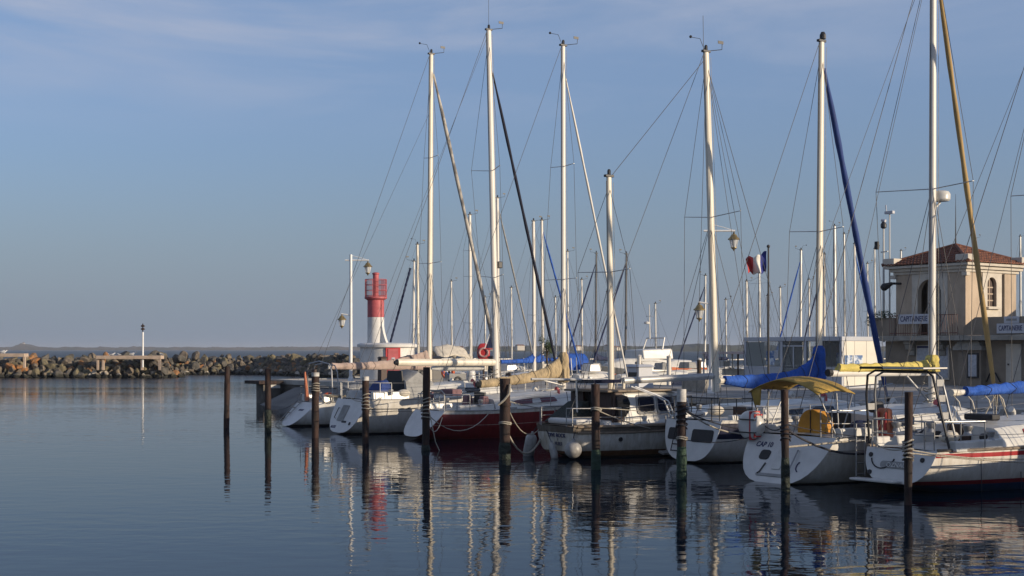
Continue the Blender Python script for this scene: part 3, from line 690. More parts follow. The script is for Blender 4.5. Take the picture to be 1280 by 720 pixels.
# balcony: slab edge is the band; rail, banner
M['iron'] = mat('red_brown_iron', (.16, .055, .04), .6, var=.2)
for z in (.12, 1.0):
    b = MB(); b.tube([(-.5, .1, zb + z), (-.5, 4.1, zb + z)], .02, 6); b.build('balcony_rail', 'iron', t)
for k in range(30):
    y = .1 + 4.0 * k / 29; b = MB(); b.tube([(-.5, y, zb), (-.5, y, zb + 1.02)], .011, 5); b.build('baluster', 'iron', t)
b = MB(); b.box((-.53, 1.5, zb + .66), (.03, .26, 1.1)); b.build('rail_panel', 'redlt' if False else mat('pink_rail_panel', (.42, .2, .16), .7), t)
o = MB().box((-.535, 2.6, zb + .82), (.02, 1.85, .48)).build('banner', 'signw', t)
text('banner_lettering', 'CAPITAINERIE', .38, frame((-.549, 2.6, zb + .82), (0, -1, 0), (0, 0, 1)), 'signb', o, sx=.68)
o = MB().box((-.23, -2.6, zb + .30), (.03, 1.45, .46)).build('sign', 'signw', t)
text('sign_lettering', 'CAPITAINERIE', .34, frame((-.249, -2.6, zb + .30), (0, -1, 0), (0, 0, 1)), 'signb', o, sx=.58)
o = MB().box((-.23, -2.66, zb + .70), (.03, .8, .31)).build('small_sign', 'signw', t)
MB().box((-.25, -2.66, zb + .70), (.012, .56, .1)).build('worn_line', 'grey', o)
b = MB(); b.tube([(2.98, -.07, zb + .1), (2.98, -.07, ze - .05)], .05, 8); b.build('downpipe', 'greyst', t, smooth=True)
# things on the office: siren horn, camera mast
b = MB(); b.tube([(.02, 3.8, ze - .45), (-.5, 4.0, ze - .45)], .06, 8); o = b.build('horn_arm', 'dark', t); b = MB(); b.tube([(-.5, 3.95, ze - .45), (-.55, 4.4, ze - .62)], [.08, .2], 12); b.ball((-.55, 4.4, ze - .62), .19, 10); b.build('horn', 'black', o, smooth=True)
hp = RS(r_at(1104.5, 46.0), 46.0, QZ + zb)
t = thing('camera_mast', hp, RZ, 'slim white mast with cameras and a black box left of the harbour office roof', 'camera mast')
b = MB(); b.tube([(0, 0, -.3), (0, 0, 6.0)], [.07, .04], 8); b.build('pole', 'mastg', t, smooth=True)
b = MB(); b.tube([(-.1, -.35, 4.4), (.1, .25, 4.4)], .03, 6); b.build('bracket', 'mastg', t)
b = MB(); b.box((-.05, .40, 4.75), (.16, .2, .42)); b.build('control_box', 'black', t, bevel=.02)
b = MB(); b.lathe((0, 0, 5.6), [(.06, 0), (.15, .06), (.16, .22), (.08, .36)], 12); b.build('dome_camera', 'dark', t, smooth=True)
b = MB(); b.tube([(0, .12, 6.05), (0, -.12, 6.0)], [.07, .08], 8); b.build('camera', 'signw', t)
hp = RS(r_at(1112, 45.2), 45.2, QZ + zb)
t = thing('camera_mast', hp, RZ, 'thinner pole with a grey wind gauge beside the harbour office eave', 'camera mast')
b = MB(); b.tube([(0, 0, -.3), (0, 0, 6.3)], [.05, .035], 8); b.build('pole', 'mastg', t, smooth=True)
b = MB(); b.box((0, 0, 6.35), (.2, .5, .14)); b.tube([(0, .2, 6.4), (0, .25, 6.75)], .03, 6); b.build('wind_gauge', 'signw', t)
# plants hanging over the planter
def leaves(b, c, rad, n, rr, size=.11, flat=1.0):
    for _ in range(n):
        while True:
            d = V((rr.uniform(-1, 1), rr.uniform(-1, 1), rr.uniform(-1, 1)))
            if d.length < 1: break
        p = V(c) + V((d.x * rad[0], d.y * rad[1], d.z * rad[2])); u = V((rr.gauss(0, 1), rr.gauss(0, 1), rr.gauss(0, .7))).normalized(); w = u.orthogonal().normalized()
        q = size * rr.uniform(.6, 1.3); b.add([p, p + u * q + w * q * .35, p + u * q * 2, p + u * q - w * q * .35], [(0, 1, 2, 3)])
pr = random.Random(5)
t = thing('terrace_shrub', RS(56.1, 45.0, QZ + zb + .92), RZ, 'low green shrub spilling over the planter left of the harbour office', 'shrub')
b = MB(); leaves(b, (-.05, .1, .12), (.35, .8, .28), 420, pr, .07); leaves(b, (-.25, .75, -.12), (.2, .3, .3), 140, pr, .07); b.build('foliage', 'leaf', t)
b = MB(); b.tube([(0, 0, -.2), (.02, .1, .2)], .04, 6); b.build('stem', 'bark', t)
# neighbouring building whose dark gable shows at the right edge
t = thing('neighbour_house', RS(63.4, 33.9, QZ), RZ, 'dark gabled building showing at the right edge beyond the harbour office', 'building')
b = MB(); b.box((3, -5, 2.55), (6, 10, 5.1)); b.build('wall', 'greyst', t)
b = MB(); b.prism([(-.4, 5.1), (6.4, 5.1), (3, 6.6)], -10.2, .2)
for i, p in enumerate(b.v): b.v[i] = V((p.x, p.z, p.y))
b.build('roof', 'tile', t)
# ---- glazed cabin (information booth)
t = thing('site_cabin', RS(47.3, 40.35, QZ), RZ, 'white prefabricated cabin with large windows on the quay left of the harbour office', 'cabin')
bw, bd, bh = 6.0, 2.5, 2.32
b = MB(); b.box((bd / 2, bw / 2, .06), (bd, bw, .12)); b.build('floor', 'pvc', t)
b = MB(); b.box((bd / 2, bw / 2, bh - .1), (bd + .04, bw + .04, .2)); b.build('roof', M['pvc2'] if 'pvc2' in M else 'pvc', t, bevel=.02)
for x, y in ((.07, .07), (.07, bw - .07), (bd - .07, .07), (bd - .07, bw - .07), (.06, 2.15), (.06, 3.6)):
    b = MB(); b.box((x, y, bh / 2 - .04), (.13, .13, bh - .33)); b.build('post', 'pvc', t)
b = MB(); b.box((bd / 2, .02, bh / 2 - .04), (bd - .28, .06, bh - .33)); b.build('end_wall', 'panel', t)
for x in (.85, 1.65): MB().box((x, -.014, bh / 2 - .04), (.012, .006, bh - .34)).build('panel_joint', 'grey', t)
b = MB(); b.box((bd - .03, bw / 2, .55), (.05, bw - .28, .8)); b.build('back_wall', 'pvc', t)
for y0_, y1_ in ((.14, 1.1), (1.9, 3.6), (4.5, bw - .14)):
    b = MB(); b.box((bd - .03, (y0_ + y1_) / 2, 1.55), (.05, y1_ - y0_, 1.18)); b.build('back_panel', 'grey', t)
b = MB(); b.box((bd / 2, bw - .02, .55), (bd - .28, .05, .8)); b.build('back_wall', 'pvc', t)
for y0, y1 in ((.14, 2.08), (3.67, bw - .14)):
    b = MB(); b.box((.04, (y0 + y1) / 2, .5), (.06, y1 - y0 - .004, .72)); b.build('lower_panel', 'pvc', t)
    b = MB(); b.box((.04, (y0 + y1) / 2, .90), (.09, y1 - y0 - .006, .08)); b.build('sill', 'pvc', t)
    b = MB(); b.box((.04, (y0 + y1) / 2, 1.52), (.012, y1 - y0 - .01, 1.15)); b.build('window', 'clear', t)
b = MB(); b.box((.04, 2.87, 1.15), (.012, 1.3, 1.9)); o = b.build('door', 'clear', t); MB().box((.035, 2.87, 1.9), (.05, 1.3, .06)).build('door_bar', 'pvc', o); MB().box((.035, 2.87, 1.1), (.05, .06, 1.6)).build('door_bar', 'pvc', o)
b = MB(); b.box((.02, 4.3, 1.35), (.006, .5, .65)); b.build('poster', 'poster', t); b = MB(); b.box((.02, 3.95, 1.5), (.006, .25, .4)); b.build('poster', 'paper', t)
b = MB(); b.box((1.6, 4.3, .9), (.6, 1.6, .05)); b.build('counter', 'varn', t); b = MB(); b.box((1.6, 1.2, 1.25), (.08, .9, .7)); b.build('display_board', 'poster', t)
b = MB(); b.box((.42, -.03, 1.23), (.5, .02, .5)); b.box((1.05, -.03, 1.23), (.62, .02, .5)); b.build('banner', 'poster', t)
# ---- French flag on its pole
def flag():
    s = 37.5; r = r_at(960.5, s); base = RS(r, s, QZ); Y = base.y
    top = CAMH - (309.5 - HZY) * Y / FPX
    t = thing('flagpole', base, 0, 'dark flagpole flying above the white cabin', 'flagpole')
    b = MB(); b.tube([(0, 0, 0), (0, 0, top - QZ)], [.045, .035], 10); b.build('pole', 'dark', t, smooth=True)
    b = MB(); b.ball((0, 0, top - QZ + .05), .07, 8); b.build('truck', 'dark', t, smooth=True)
    sc = Y / FPX
    t = thing('french_flag', (base.x, base.y, 0), 0, 'blue, white and red striped flag blowing to the left from the dark flagpole', 'flag')
    n = 36; h = 26 * sc; w = 25.5 * sc; ztop = CAMH - (314 - HZY) * sc
    for nm, u0, u1, m in (('blue_band', 0, 1 / 3, 'fblue'), ('white_band', 1 / 3, 2 / 3, 'fwhite'), ('red_band', 2 / 3, 1, 'fred')):
        b = MB(); rows = []
        for i in range(13):
            u = u0 + (u1 - u0) * i / 12; row = []
            for j in range(13):
                v = j / 12; drop = (11 * u ** 1.1 + 3 * u * math.sin(u * 5)) * sc
                hh = h * (1 - .28 * u)
                y = .22 * math.sin(u * 9 + v * 1.4) * (.25 + u) + .05 * math.sin(v * 7 + u * 13)
                row.append(V((-.07 - w * u * (1 - .06 * v) , y, ztop - drop - hh * v + .04 * math.sin(u * 17))))
            rows.append(row)
        b.loft(rows, closed=False); o = b.build(nm, m, t, smooth=60)
        md = o.modifiers.new('cloth', 'SOLIDIFY'); md.thickness = .006
flag()

# tall harbour houses farther along the quay to the right; they stand outside the picture and shade the quay
for i, (r, s, w, d, h) in enumerate(((46.3, -9.5, 11.5, 8, 9.7), (58.5, -10, 9.5, 8.5, 10.2), (68.5, -11, 11, 9, 9.5))):
    t = thing('quay_house', RS(r, s, QZ), RZ, ['three storey quay house nearest the water beyond the right edge', 'widest quay house in the row beyond the right edge', 'farthest quay house in the row beyond the right edge'][i], 'house')
    b = MB(); b.box((w / 2, d / 2, h / 2), (w - .3, d, h)); b.build('wall', 'stucco', t)
    b = MB(); b.prism([(-.3, h + .005), (w + .1, h + .005), (w / 2, h + .6)], -.3, d + .3)
    for j, p in enumerate(b.v): b.v[j] = V((p.x, p.z, p.y))
    b.build('roof', 'tile', t)
    for fl in range(3):
        for k in range(3):
            o = MB().box((.14, d * (k + .5) / 3, 1.7 + fl * 2.9), (.08, 1.0, 1.5)).build('window', 'trim', t); MB().box((.09, d * (k + .5) / 3, 1.7 + fl * 2.9), (.05, .8, 1.3)).build('pane', 'glass', o)
# ================================================================== boats
def hull_rings(c, n=26, m=9):
    L, B, tw, fb, fbow, rake = c['L'], c['B'], c['tw'], c['fb'], c['fbow'], c['rake']
    zb, zk0, bo = c.get('zb', .06), c.get('zk', -.4), c.get('bow', .8); p = c.get('p', .62); tm = c.get('tm', .45)
    rings = []; sd = []
    for i in range(n + 1):
        t = i / n
        if t < tm: b = tw / 2 + (B / 2 - tw / 2) * math.sin(pi / 2 * t / tm)
        else: b = B / 2 * (1 - ((t - tm) / (1 - tm)) ** c.get('bp', 2.1))
        b = max(b, .012)
        zs = fb + (fbow - fb) * t ** 1.8 - c.get('sheer', .05) * math.sin(pi * t)
        zk = zb + (zk0 - zb) * math.sin(pi / 2 * min(1, t / .4)) if t < .4 else zk0 * (1 - ((t - .4) / .6) ** 3)
        pp = p + (1.0 - p) * max(0, (t - .5) / .5)
        ring = []
        for j in range(2 * m + 1):
            a = 1 - j / m
            th = pi / 2 * (1 - abs(a)); y = math.copysign(b * max(0, math.cos(th)) ** pp, a) if abs(a) > 1e-9 else 0; z = zs - (zs - zk) * math.sin(th) ** 1.05
            x = t * L + (rake * (z / fb) * (1 - t / .3) ** 1.0 if t < .3 else 0)
            if t > .7: x -= bo * (1 - max(-.2, z) / zs) * ((t - .7) / .3) ** 1.6
            ring.append(V((x, y, z))); sd.append(zs - z)
        rings.append(ring)
    return rings, sd
class Boat:
    def __init__(s, c):
        s.c = c; s.t = thing(c.get('name', 'sailboat'), c['loc'], c.get('rz', RZ), c['label'], c.get('cat', 'sailboat'), c.get('group'))
        s.rings, sd = hull_rings(c, c.get('n', 26), c.get('m', 9))
        b = MB(); b.loft(s.rings, closed=False); b.sd = sd; s.hull = b.build('hull', c['hm'], s.t, smooth=50)
        R0 = s.rings[0]; b = MB(); b.loft([[p for p in R0], [p + V((-.012, 0, 0)) for p in R0]]); s.transom = b.build('transom', c.get('tmat', 'white'), s.t)
        b = MB(); rows = []
        for r in s.rings:
            a, d = r[0], r[-1]; cam_ = .06 * (a - d).length / c['B']
            rows.append([a.lerp(d, q) + V((0, 0, cam_ * math.sin(pi * q) - .004)) for q in (0, .12, .3, .5, .7, .88, 1)])
        b.loft(rows, closed=False); b.build('deck', c.get('dm', 'deck'), s.t, smooth=60)
        for e in (0, -1):
            b = MB(); b.tube([r[e] + V((0, 0, .015)) for r in s.rings], c.get('railr', .022), 6); b.build('toe_rail', c.get('railm', 'steel'), s.t, smooth=True)
    # positions on the boat
    def edge(s, x, side):
        """sheer point at distance x, side +1 port (left), -1 starboard"""
        e = 0 if side > 0 else -1; pts = [r[e] for r in s.rings]
        for a, b in zip(pts[:-1], pts[1:]):
            if a.x <= x <= b.x: return a.lerp(b, (x - a.x) / max(1e-6, b.x - a.x))
        return pts[0].copy() if x < pts[0].x else pts[-1].copy()
    def side(s, x, side, d):
        """point on the topside d metres below the sheer"""
        best = None
        for a, b in zip(s.rings[:-1], s.rings[1:]):
            if a[0].x <= x <= b[0].x:
                f = (x - a[0].x) / (b[0].x - a[0].x); ring = [p.lerp(q, f) for p, q in zip(a, b)]
                if side < 0: ring = ring[::-1]
                for p, q in zip(ring[:-1], ring[1:]):
                    if p.z >= ring[0].z - d >= q.z: return p.lerp(q, (ring[0].z - d - p.z) / (q.z - p.z + 1e-9))
        return s.edge(x, side)
    def tr(s, y, z, off=.02):
        """point on the transom, y to port, z above the water"""
        return V((s.c['rake'] * z / s.c['fb'] - off, y, z))
    def trframe(s, y, z, off=.016):
        return frame(s.tr(y, z, off), (0, -1, 0), (s.c['rake'], 0, s.c['fb']))
    def plate(s, nm, m, y, z, w, h, off=.02, dep=.02, parent=None, rad=.05):
        """rounded plate lying on the transom"""
        pts = []
        for cx_, cy_, a0 in ((w / 2 - rad, h / 2 - rad, 0), (-w / 2 + rad, h / 2 - rad, pi / 2), (-w / 2 + rad, -h / 2 + rad, pi), (w / 2 - rad, -h / 2 + rad, 1.5 * pi)):
            pts += [(cx_ + rad * math.cos(a0 + q * pi / 8), cy_ + rad * math.sin(a0 + q * pi / 8)) for q in range(5)]
        b = MB(); b.prism(pts, 0, dep); mx = s.trframe(y, z, .014 + off * 0); b.v = [mx @ p for p in b.v]
        return b.build(nm, m, parent or s.t)
    def name(s, body, size, y, z, m='signb', sx=1.0, off=.018, par=None):
        return text('lettering', body, size, s.trframe(y, z, off), m, par or s.transom, sx=sx)
    def house(s, st, m='cabin', nm='cabin', z0=None, zoff=0.0, crown=.06, par=None):
        """cabin trunk lofted from stations (x, halfwidth at foot, halfwidth at top, height)"""
        b = MB(); rings = []
        for x, w0, w1, h in st:
            zd = (s.edge(x, 1).z if z0 is None else z0) + zoff
            rings.append([V((x, w0, zd - .03)), V((x, w0 * .985 + w1 * .015, zd)), V((x, w1, zd + h - .06)), V((x, w1 - .07, zd + h)), V((x, 0, zd + h + crown)), V((x, -w1 + .07, zd + h)), V((x, -w1, zd + h - .06)), V((x, -w0 * .985 - w1 * .015, zd)), V((x, -w0, zd - .03))])
        b.loft(rings); o = b.build(nm, m, par or s.t, smooth=35); s.hst = st; s.hz = (z0, zoff); return o
    def window(s, par, x0, x1, f0, f1, m='glass', fr=None, side=-1, slant=.0, nm='window', st=None, rnd=.25):
        st = st or s.hst; z0, zoff = s.hz
        def at(x, f):
            for a, b_ in zip(st[:-1], st[1:]):
                if a[0] <= x <= b_[0] + 1e-6:
                    k = (x - a[0]) / (b_[0] - a[0]); w0 = a[1] + (b_[1] - a[1]) * k; w1 = a[2] + (b_[2] - a[2]) * k; h = a[3] + (b_[3] - a[3]) * k
                    zd = (s.edge(x, 1).z if z0 is None else z0) + zoff
                    return V((x, side * (w0 + (w1 - w0) * f), zd + (h - .06) * f))
            return V((x, side * st[-1][1], 0))
        o = None
        for grow, dep, mm, q in (((.045, .03, fr, nm + '_frame'),) if fr else ()) + ((0, .04, m, nm),):
            pts = []; hf = (f1 - f0) / 2; fm = (f0 + f1) / 2; gx = grow; gf = grow / .4
            for k in range(24):
                a = 2 * pi * k / 24; cx_ = math.copysign(abs(math.cos(a)) ** rnd, math.cos(a)); cz_ = math.copysign(abs(math.sin(a)) ** rnd, math.sin(a))
                f = fm + cz_ * (hf + gf); x = (x0 + x1) / 2 + cx_ * ((x1 - x0) / 2 + gx) + slant * (-(cz_ + 1) / 2)
                pts.append(at(min(max(x, st[0][0] + .01), st[-1][0] - .01), f))
            d = V((0, side * dep, dep * .2)); b = MB(); b.loft([[p - d for p in pts], [p + d for p in pts]])
            o2 = b.build(q, mm, par if o is None else o); o = o or o2
        return o
    def spar(s, nm, x, z0, ztop, rake=0, r=.095, m='mast', side=0, flat=.75, tip=.8):
        b = MB(); base = V((x, side, z0)); top = V((x - rake, side, ztop))
        pts = [base.lerp(top, q) for q in (0, .3, .6, .85, 1)]
        b.tube(pts, [r, r, r * .97, r * .9, r * tip], 14, flat=flat, up=(1, 0, 0)); o = b.build(nm, m, s.t, smooth=True)
        s.mast = (base, top, o)
        if r > .09:
            b = MB(); d = V((-r * .98, 0, 0)); b.tube([base + d + V((0, 0, .9)), top + d * .86 - V((0, 0, .1))], .016, 5); b.build('sail_track', 'wire', o)  # dark tube: sail track, its tone also standing for the mast's shaded side
            for q, y_ in ((1, .07), (1, -.09)):
                s.wire('halyard', [base + V((r * .6, y_ * 1.6, .3)), top + V((r * .9, y_, -.15))], .006, 'rope', o)
        return o
    def mpt(s, z, dx=0):
        a, b, _ = s.mast; return a.lerp(b, (z - a.z) / (b.z - a.z)) + V((dx, 0, 0))
    def spreaders(s, z, wid, sweep, lift=.06, m='mastg', r=.022):
        res = []
        for sd_ in (1, -1):
            b = MB(); a = s.mpt(z); e = a + V((-sweep, sd_ * wid, lift)); b.tube([a + V((0, sd_ * .06, 0)), e], [r * 1.25, r], 7, flat=.5, up=(1, 0, 0)); b.build('spreader', m, s.mast[2], smooth=True); res.append(e)
        return res
    def wire(s, nm, pts, r=.0075, m='wire', par=None):
        b = MB(); b.tube(pts, r, 5); return b.build(nm, m, par or s.t)
    def rig(s, zsp, chain_x, chain_f=.92, r=.0075, lower=None, low_z=None, topz=None):
        """cap shrouds over the spreader tips zsp [(z, wid, sweep, lift)], lowers, both sides"""
        tips = [s.spreaders(*q) for q in zsp]
        for k, sd_ in ((0, 1), (1, -1)):
            ch = s.edge(chain_x, sd_); ch = V((ch.x, ch.y * chain_f, ch.z))
            s.wire('shroud', [ch] + [tp[k] for tp in tips] + [s.mpt(topz or s.mast[1].z - .25)], r)
            lz = low_z or ((zsp[0][0] - .1) if zsp else s.mast[1].z * .6)
            for dx in (lower or (-.5, .35)):
                c2 = s.edge(chain_x + dx, sd_); s.wire('shroud', [V((c2.x, c2.y * chain_f * .97, c2.z)), s.mpt(lz)], r)
    def sail_roll(s, top, bot, r, m, nm='furled_sail', r1=None):
        b = MB(); n = 18; pts = [V(bot).lerp(V(top), i / n) for i in range(n + 1)]
        rs = []
        for i in range(n + 1):
            q = i / n; rs.append((r if not r1 else r1 + (r - r1) * (1 - q)) * (1 + .12 * math.sin(i * 2.3)) * (min(1, .35 + q * 7) if q < .1 else 1) * (1 if q < .93 else .55))
        b.tube(pts, rs, 9); o = b.build(nm, m, s.t, smooth=True)
        s.wire('forestay', [V(bot) - (V(top) - V(bot)).normalized() * .3, V(top) + (V(top) - V(bot)).normalized() * .35], .009, 'wire')
        b = MB(); d = (V(top) - V(bot)).normalized(); b.tube([V(bot) - d * .16, V(bot) - d * .04], .085, 10); b.build('furling_drum', 'dark', s.t, smooth=True)
        return o
    def boom(s, gz, aft, az, r=.06, m='mast'):
        a = s.mpt(gz, -.08); e = V((aft, 0, az)); b = MB(); b.tube([a, e], r, 10, flat=.75); o = b.build('boom', m, s.t, smooth=True); s.bm = (a, e, o); return o
    def cover(s, m, fwd_h, aft_h, wid=.13, rise=0, reach=.12, col_r=.14, x0=.0, x1=.97, dip=0, zb=-.09):
        """sail cover lying along the boom, climbing to a peak against the mast"""
        a, e, o = s.bm; n = 34; b = MB(); rings = []; a0 = s.mpt(a.z, .10)
        for i in range(n + 1):
            u = i / n; u = u ** 1.35; q = x0 + (x1 - x0) * u; c = a0.lerp(e, q); pk = math.exp(-(q / reach) ** 1.3)
            h = fwd_h + (aft_h - fwd_h) * (q ** .55) + rise * pk; w = wid * (1 - .35 * q) * (1 + .03 * math.sin(i * 1.3)); w = w * (1 - .25 * pk)
            c = c + V((s.mast[1].x - s.mast[0].x, 0, 0)) * 0
            lump = .05 * math.sin(i * 1.9) * fwd_h; z0 = zb - dip * math.sin(pi * q) ; ring = []
            for k in range(16):
                an = 2 * pi * k / 16; f = .5 - .5 * math.cos(an); zz = z0 + (h + lump - z0) * f
                wz = w * (1 - .45 * pk * f) * (1 + .16 * math.sin(f * 9 + i * .7))
                ring.append(c + V((.03 * math.sin(f * 7 + i), wz * math.copysign(abs(math.sin(an)) ** .8, math.sin(an)) * (1 - .35 * max(0, -math.cos(an))), zz)))
            rings.append(ring)
        b.loft(rings)
        ob = b.build('sail_cover', m, o, smooth=60)
        for i in range(5, n - 1, 6):
            ring = rings[i]; ce = sum(ring, V((0, 0, 0))) / len(ring); pts = [ce + (p - ce) * 1.03 for p in ring]; b = MB(); b.tube(pts + [pts[0]], .009, 5); b.build('cover_tie', 'ropeb', o)
        return ob
    def bundle(s, m, z0, z1, r0, r1, dx=0.0):
        """gathered cloth wrapped round the mast"""
        b = MB(); rings = []
        for i in range(13):
            q = i / 12; c = s.mpt(z0 + (z1 - z0) * q, dx); rr = (r0 + (r1 - r0) * q) * (1 + .05 * math.sin(i * 1.6)) * (.6 if i in (0, 12) else 1)
            rings.append([c + V((rr * math.cos(2 * pi * k / 18) * (1 + .12 * math.sin(k * 2.1 + i * .35)), rr * math.sin(2 * pi * k / 18) * (1 + .12 * math.sin(k * 2.7 + i * .3)), 0)) for k in range(18)])
        b.loft(rings); return b.build('cover_bundle', m, s.bm[2], smooth=50)
    def pushpit(s, x0=1.5, h=.6, out=.0, m='steel', gap=False, back=-.05):
        """rail round the stern"""
        pts = {}
        yq = s.rings[0][0].y
        top = []
        xs = s.rings[0][0].x
        for side in (1, -1):
            seg = [s.edge(x0, side) * 1, s.edge((x0 + xs) / 2, side) * 1, V((xs + back + .08, side * yq * .93, s.rings[0][0].z)), V((xs + back, side * yq * .72, s.rings[0][0].z))]
            pts[side] = [V((p.x, p.y * .95, p.z)) for p in seg]
        path = pts[1] + pts[-1][::-1]
        if gap:
            for side in (1, -1):
                b = MB(); b.tube([p + V((0, 0, h)) for p in pts[side]], .016, 7); b.build('pushpit', m, s.t, smooth=True)
                b = MB(); b.tube([p + V((0, 0, h * .52)) for p in pts[side]], .011, 6); b.build('pushpit_rail', m, s.t, smooth=True)
        else:
            b = MB(); b.tube([p + V((0, 0, h)) for p in path], .016, 7); b.build('pushpit', m, s.t, smooth=True)
            b = MB(); b.tube([p + V((0, 0, h * .52)) for p in path], .011, 6); b.build('pushpit_rail', m, s.t, smooth=True)
        for side in (1, -1):
            for p in pts[side]:
                b = MB(); b.tube([p, p + V((0, 0, h))], .014, 6); b.build('rail_post', m, s.t, smooth=True)
        s.pp = (x0, h)
    def lifelines(s, xs, h=.58, m='steel', x1=None):
        for side in (1, -1):
            tops = [s.edge(s.pp[0], side) + V((0, 0, s.pp[1]))]
            for x in xs:
                p = s.edge(x, side); p = V((p.x, p.y * .97, p.z)); b = MB(); b.tube([p, p + V((0, 0, h))], .012, 6); b.build('stanchion', m, s.t, smooth=True); tops.append(p + V((0, 0, h)))
            for f in (1, .5):
                b = MB(); b.tube([q - V((0, 0, (1 - f) * h)) for q in tops], .0065, 5); b.build('lifeline', m, s.t)
            s.lt = tops
    def pulpit(s, h=.62, x=None, m='steel'):
        L = s.c['L']; x = x or L - 1.3
        a = s.edge(x, 1); d = s.edge(x, -1); tip = V((L + .05, 0, s.rings[-1][0].z))
        b = MB(); up = V((0, 0, h)); b.tube([a * .97 + V((0, 0, h)), s.edge(x + .8, 1) + up, tip + V((0, .1, h)), tip + V((0, -.1, h)), s.edge(x + .8, -1) + up, d * .97 + V((0, 0, h))], .016, 7); b.build('pulpit', m, s.t, smooth=True)
        for p in (a, d, s.edge(x + .8, 1), s.edge(x + .8, -1)):
            b = MB(); b.tube([p, p + up], .013, 6); b.build('rail_post', m, s.t, smooth=True)
    def head(s, kind=0):
        """masthead fittings: wind vane, cups, light, aerial"""
        a, top, o = s.mast
        b = MB(); b.box(top + V((0, 0, .04)), (.3, .11, .07)); b.build('masthead', 'dark', o, bevel=.01)
        if kind >= 1:
            b = MB(); b.tube([top + V((.1, 0, .06)), top + V((.55, -.12, .14)), top + V((.56, -.12, .32))], .012, 5); q = b.build('wind_vane', 'dark', o); b = MB(); b.box(top + V((.50, -.12, .35)), (.22, .015, .09)); b.build('vane_blade', 'dark', q)
        if kind >= 2:
            b = MB(); b.tube([top + V((-.05, 0, .06)), top + V((-.15, .1, .42)), top + V((-.42, .2, .45))], .009, 5); q = b.build('wind_cups', 'dark', o); b = MB(); b.ball(top + V((-.44, .2, .46)), .045, 8); b.build('cup', 'dark', q)
        b = MB(); b.lathe(top + V((.02, .02, .075)), [(.05, 0), (.05, .12), (.03, .16)], 8); b.build('masthead_light', 'dark', o)
        if kind in (3, 4):
            b = MB(); b.tube([top + V((-.1, 0, .05)), top + V((-.12, 0, 1.1))], .008, 5); b.build('aerial', 'wire', o)
    def backstay(s, x=.15, zt=None, y=0):
        p = s.rings[0][0].z; s.wire('backstay', [V((max(x, s.c['rake']), y, p)), s.mpt(zt) if zt else s.mast[1] + V((-.08, 0, -.02))], .0085)
    def coaming(s, x0, x1, w, h=.28, m='cabin', back=True):
        for side in (1, -1):
            b = MB(); rings = []
            for x in (x0, (x0 + x1) / 2, x1):
                zd = s.edge(x, 1).z; rings.append([V((x, side * w, zd - .02)), V((x, side * (w - .03), zd + h)), V((x, side * (w - .2), zd + h)), V((x, side * (w - .24), zd - .02))])
            b.loft(rings); b.build('coaming', m, s.t, bevel=.03)
    def place(s, p): # local to world
        return s.t.matrix_basis @ V(p) if False else Matrix.Translation(s.t.location) @ Matrix.Rotation(s.t.rotation_euler.z, 4, 'Z') @ V(p)
def stern(px, s, r):
    return RS(r, s)
def topz(py, s, r):
    Y = RS(r, s).y; return CAMH - (py - HZY) * Y / FPX
def ztop(px, py, s):
    """height of a point seen at (px,py) lying over the centreline of berth s"""
    r = r_at(px, s); return CAMH - (py - HZY) * RS(r, s).y / FPX
def lx(px, s, r0):
    return r_at(px, s) - r0
def fender(label, p, m, kind='long', tilt=(0, 0), rope_to=None, group=None, L=.6, r=.11):
    t = thing('fender', p, RZ, label, 'fender', group); R_ = Matrix.Rotation(tilt[0], 3, 'Y') @ Matrix.Rotation(tilt[1], 3, 'X')
    b = MB()
    if kind == 'long': b.lathe((0, 0, 0), [(.02, -L / 2), (r * .7, -L / 2 + .03), (r, -L / 2 + .1), (r, L / 2 - .1), (r * .7, L / 2 - .03), (.035, L / 2), (.03, L / 2 + .07)], 16)
    else: b.lathe((0, 0, 0), [(r * math.sin(a), -r * math.cos(a)) for a in [.05 + 2.75 * i / 12 for i in range(13)]] + [(.05, r * 1.02), (.04, r * 1.3)], 18)
    b.v = [R_ @ p_ for p_ in b.v]; o = b.build('body', m, t, smooth=50)
    if rope_to is not None:
        q = Matrix.Rotation(-RZ, 3, 'Z') @ (V(rope_to) - V(p)); top = R_ @ V((0, 0, (L / 2 if kind == 'long' else r * 1.2))); b = MB(); b.tube([top, q], .012, 5); b.build('lanyard', 'ropeb', t)
    return t
def mooring(label, pts, m='rope', r=.016, kink=0):
    b = MB(); b.tube(pts, r, 6); o = b.build('mooring_rope', m, None, smooth=True); return tag(o, label, 'rope')

WHITE = (.72, .71, .67); BOOT = (.03, .03, .035)
H = dict(
    A=hull_mat('hull_weathered_white', (.70, .69, .65), [(.07, (.03, .03, .035))]),
    B=hull_mat('hull_dull_white', (.66, .64, .59), [(.05, (.02, .02, .025))], [(.30, .335, (.05, .05, .06)), (.40, .42, (.2, .19, .17))]),
    C=hull_mat('hull_deep_red', (.19, .014, .018), [(.0, (.02, .02, .02))], [(-.1, .10, (.62, .60, .56)), (.46, .475, (.45, .40, .36))], dirt=.3),
    D=hull_mat('hull_old_white', (.68, .67, .63), [(.05, (.03, .025, .02)), (.20, (.15, .075, .035))], [(-.1, .16, (.15, .125, .10)), (.16, .18, (.05, .05, .045))], rough=.5, dirt=.3),
    E=hull_mat('hull_white_navy_band', (.69, .67, .63), [(.04, (.02, .02, .025))], [(.05, .46, (.012, .016, .05))]),
    F=hull_mat('hull_cream_white', (.70, .68, .63), [(.03, (.02, .02, .02))], [(.28, .30, (.35, .33, .30)), (.34, .348, (.35, .33, .30))]),
    G=hull_mat('hull_red_striped', (.76, .73, .67), [(.17, (.015, .05, .13)), (.26, (.30, .02, .03))], [(.05, .14, (.42, .02, .03))]),
)
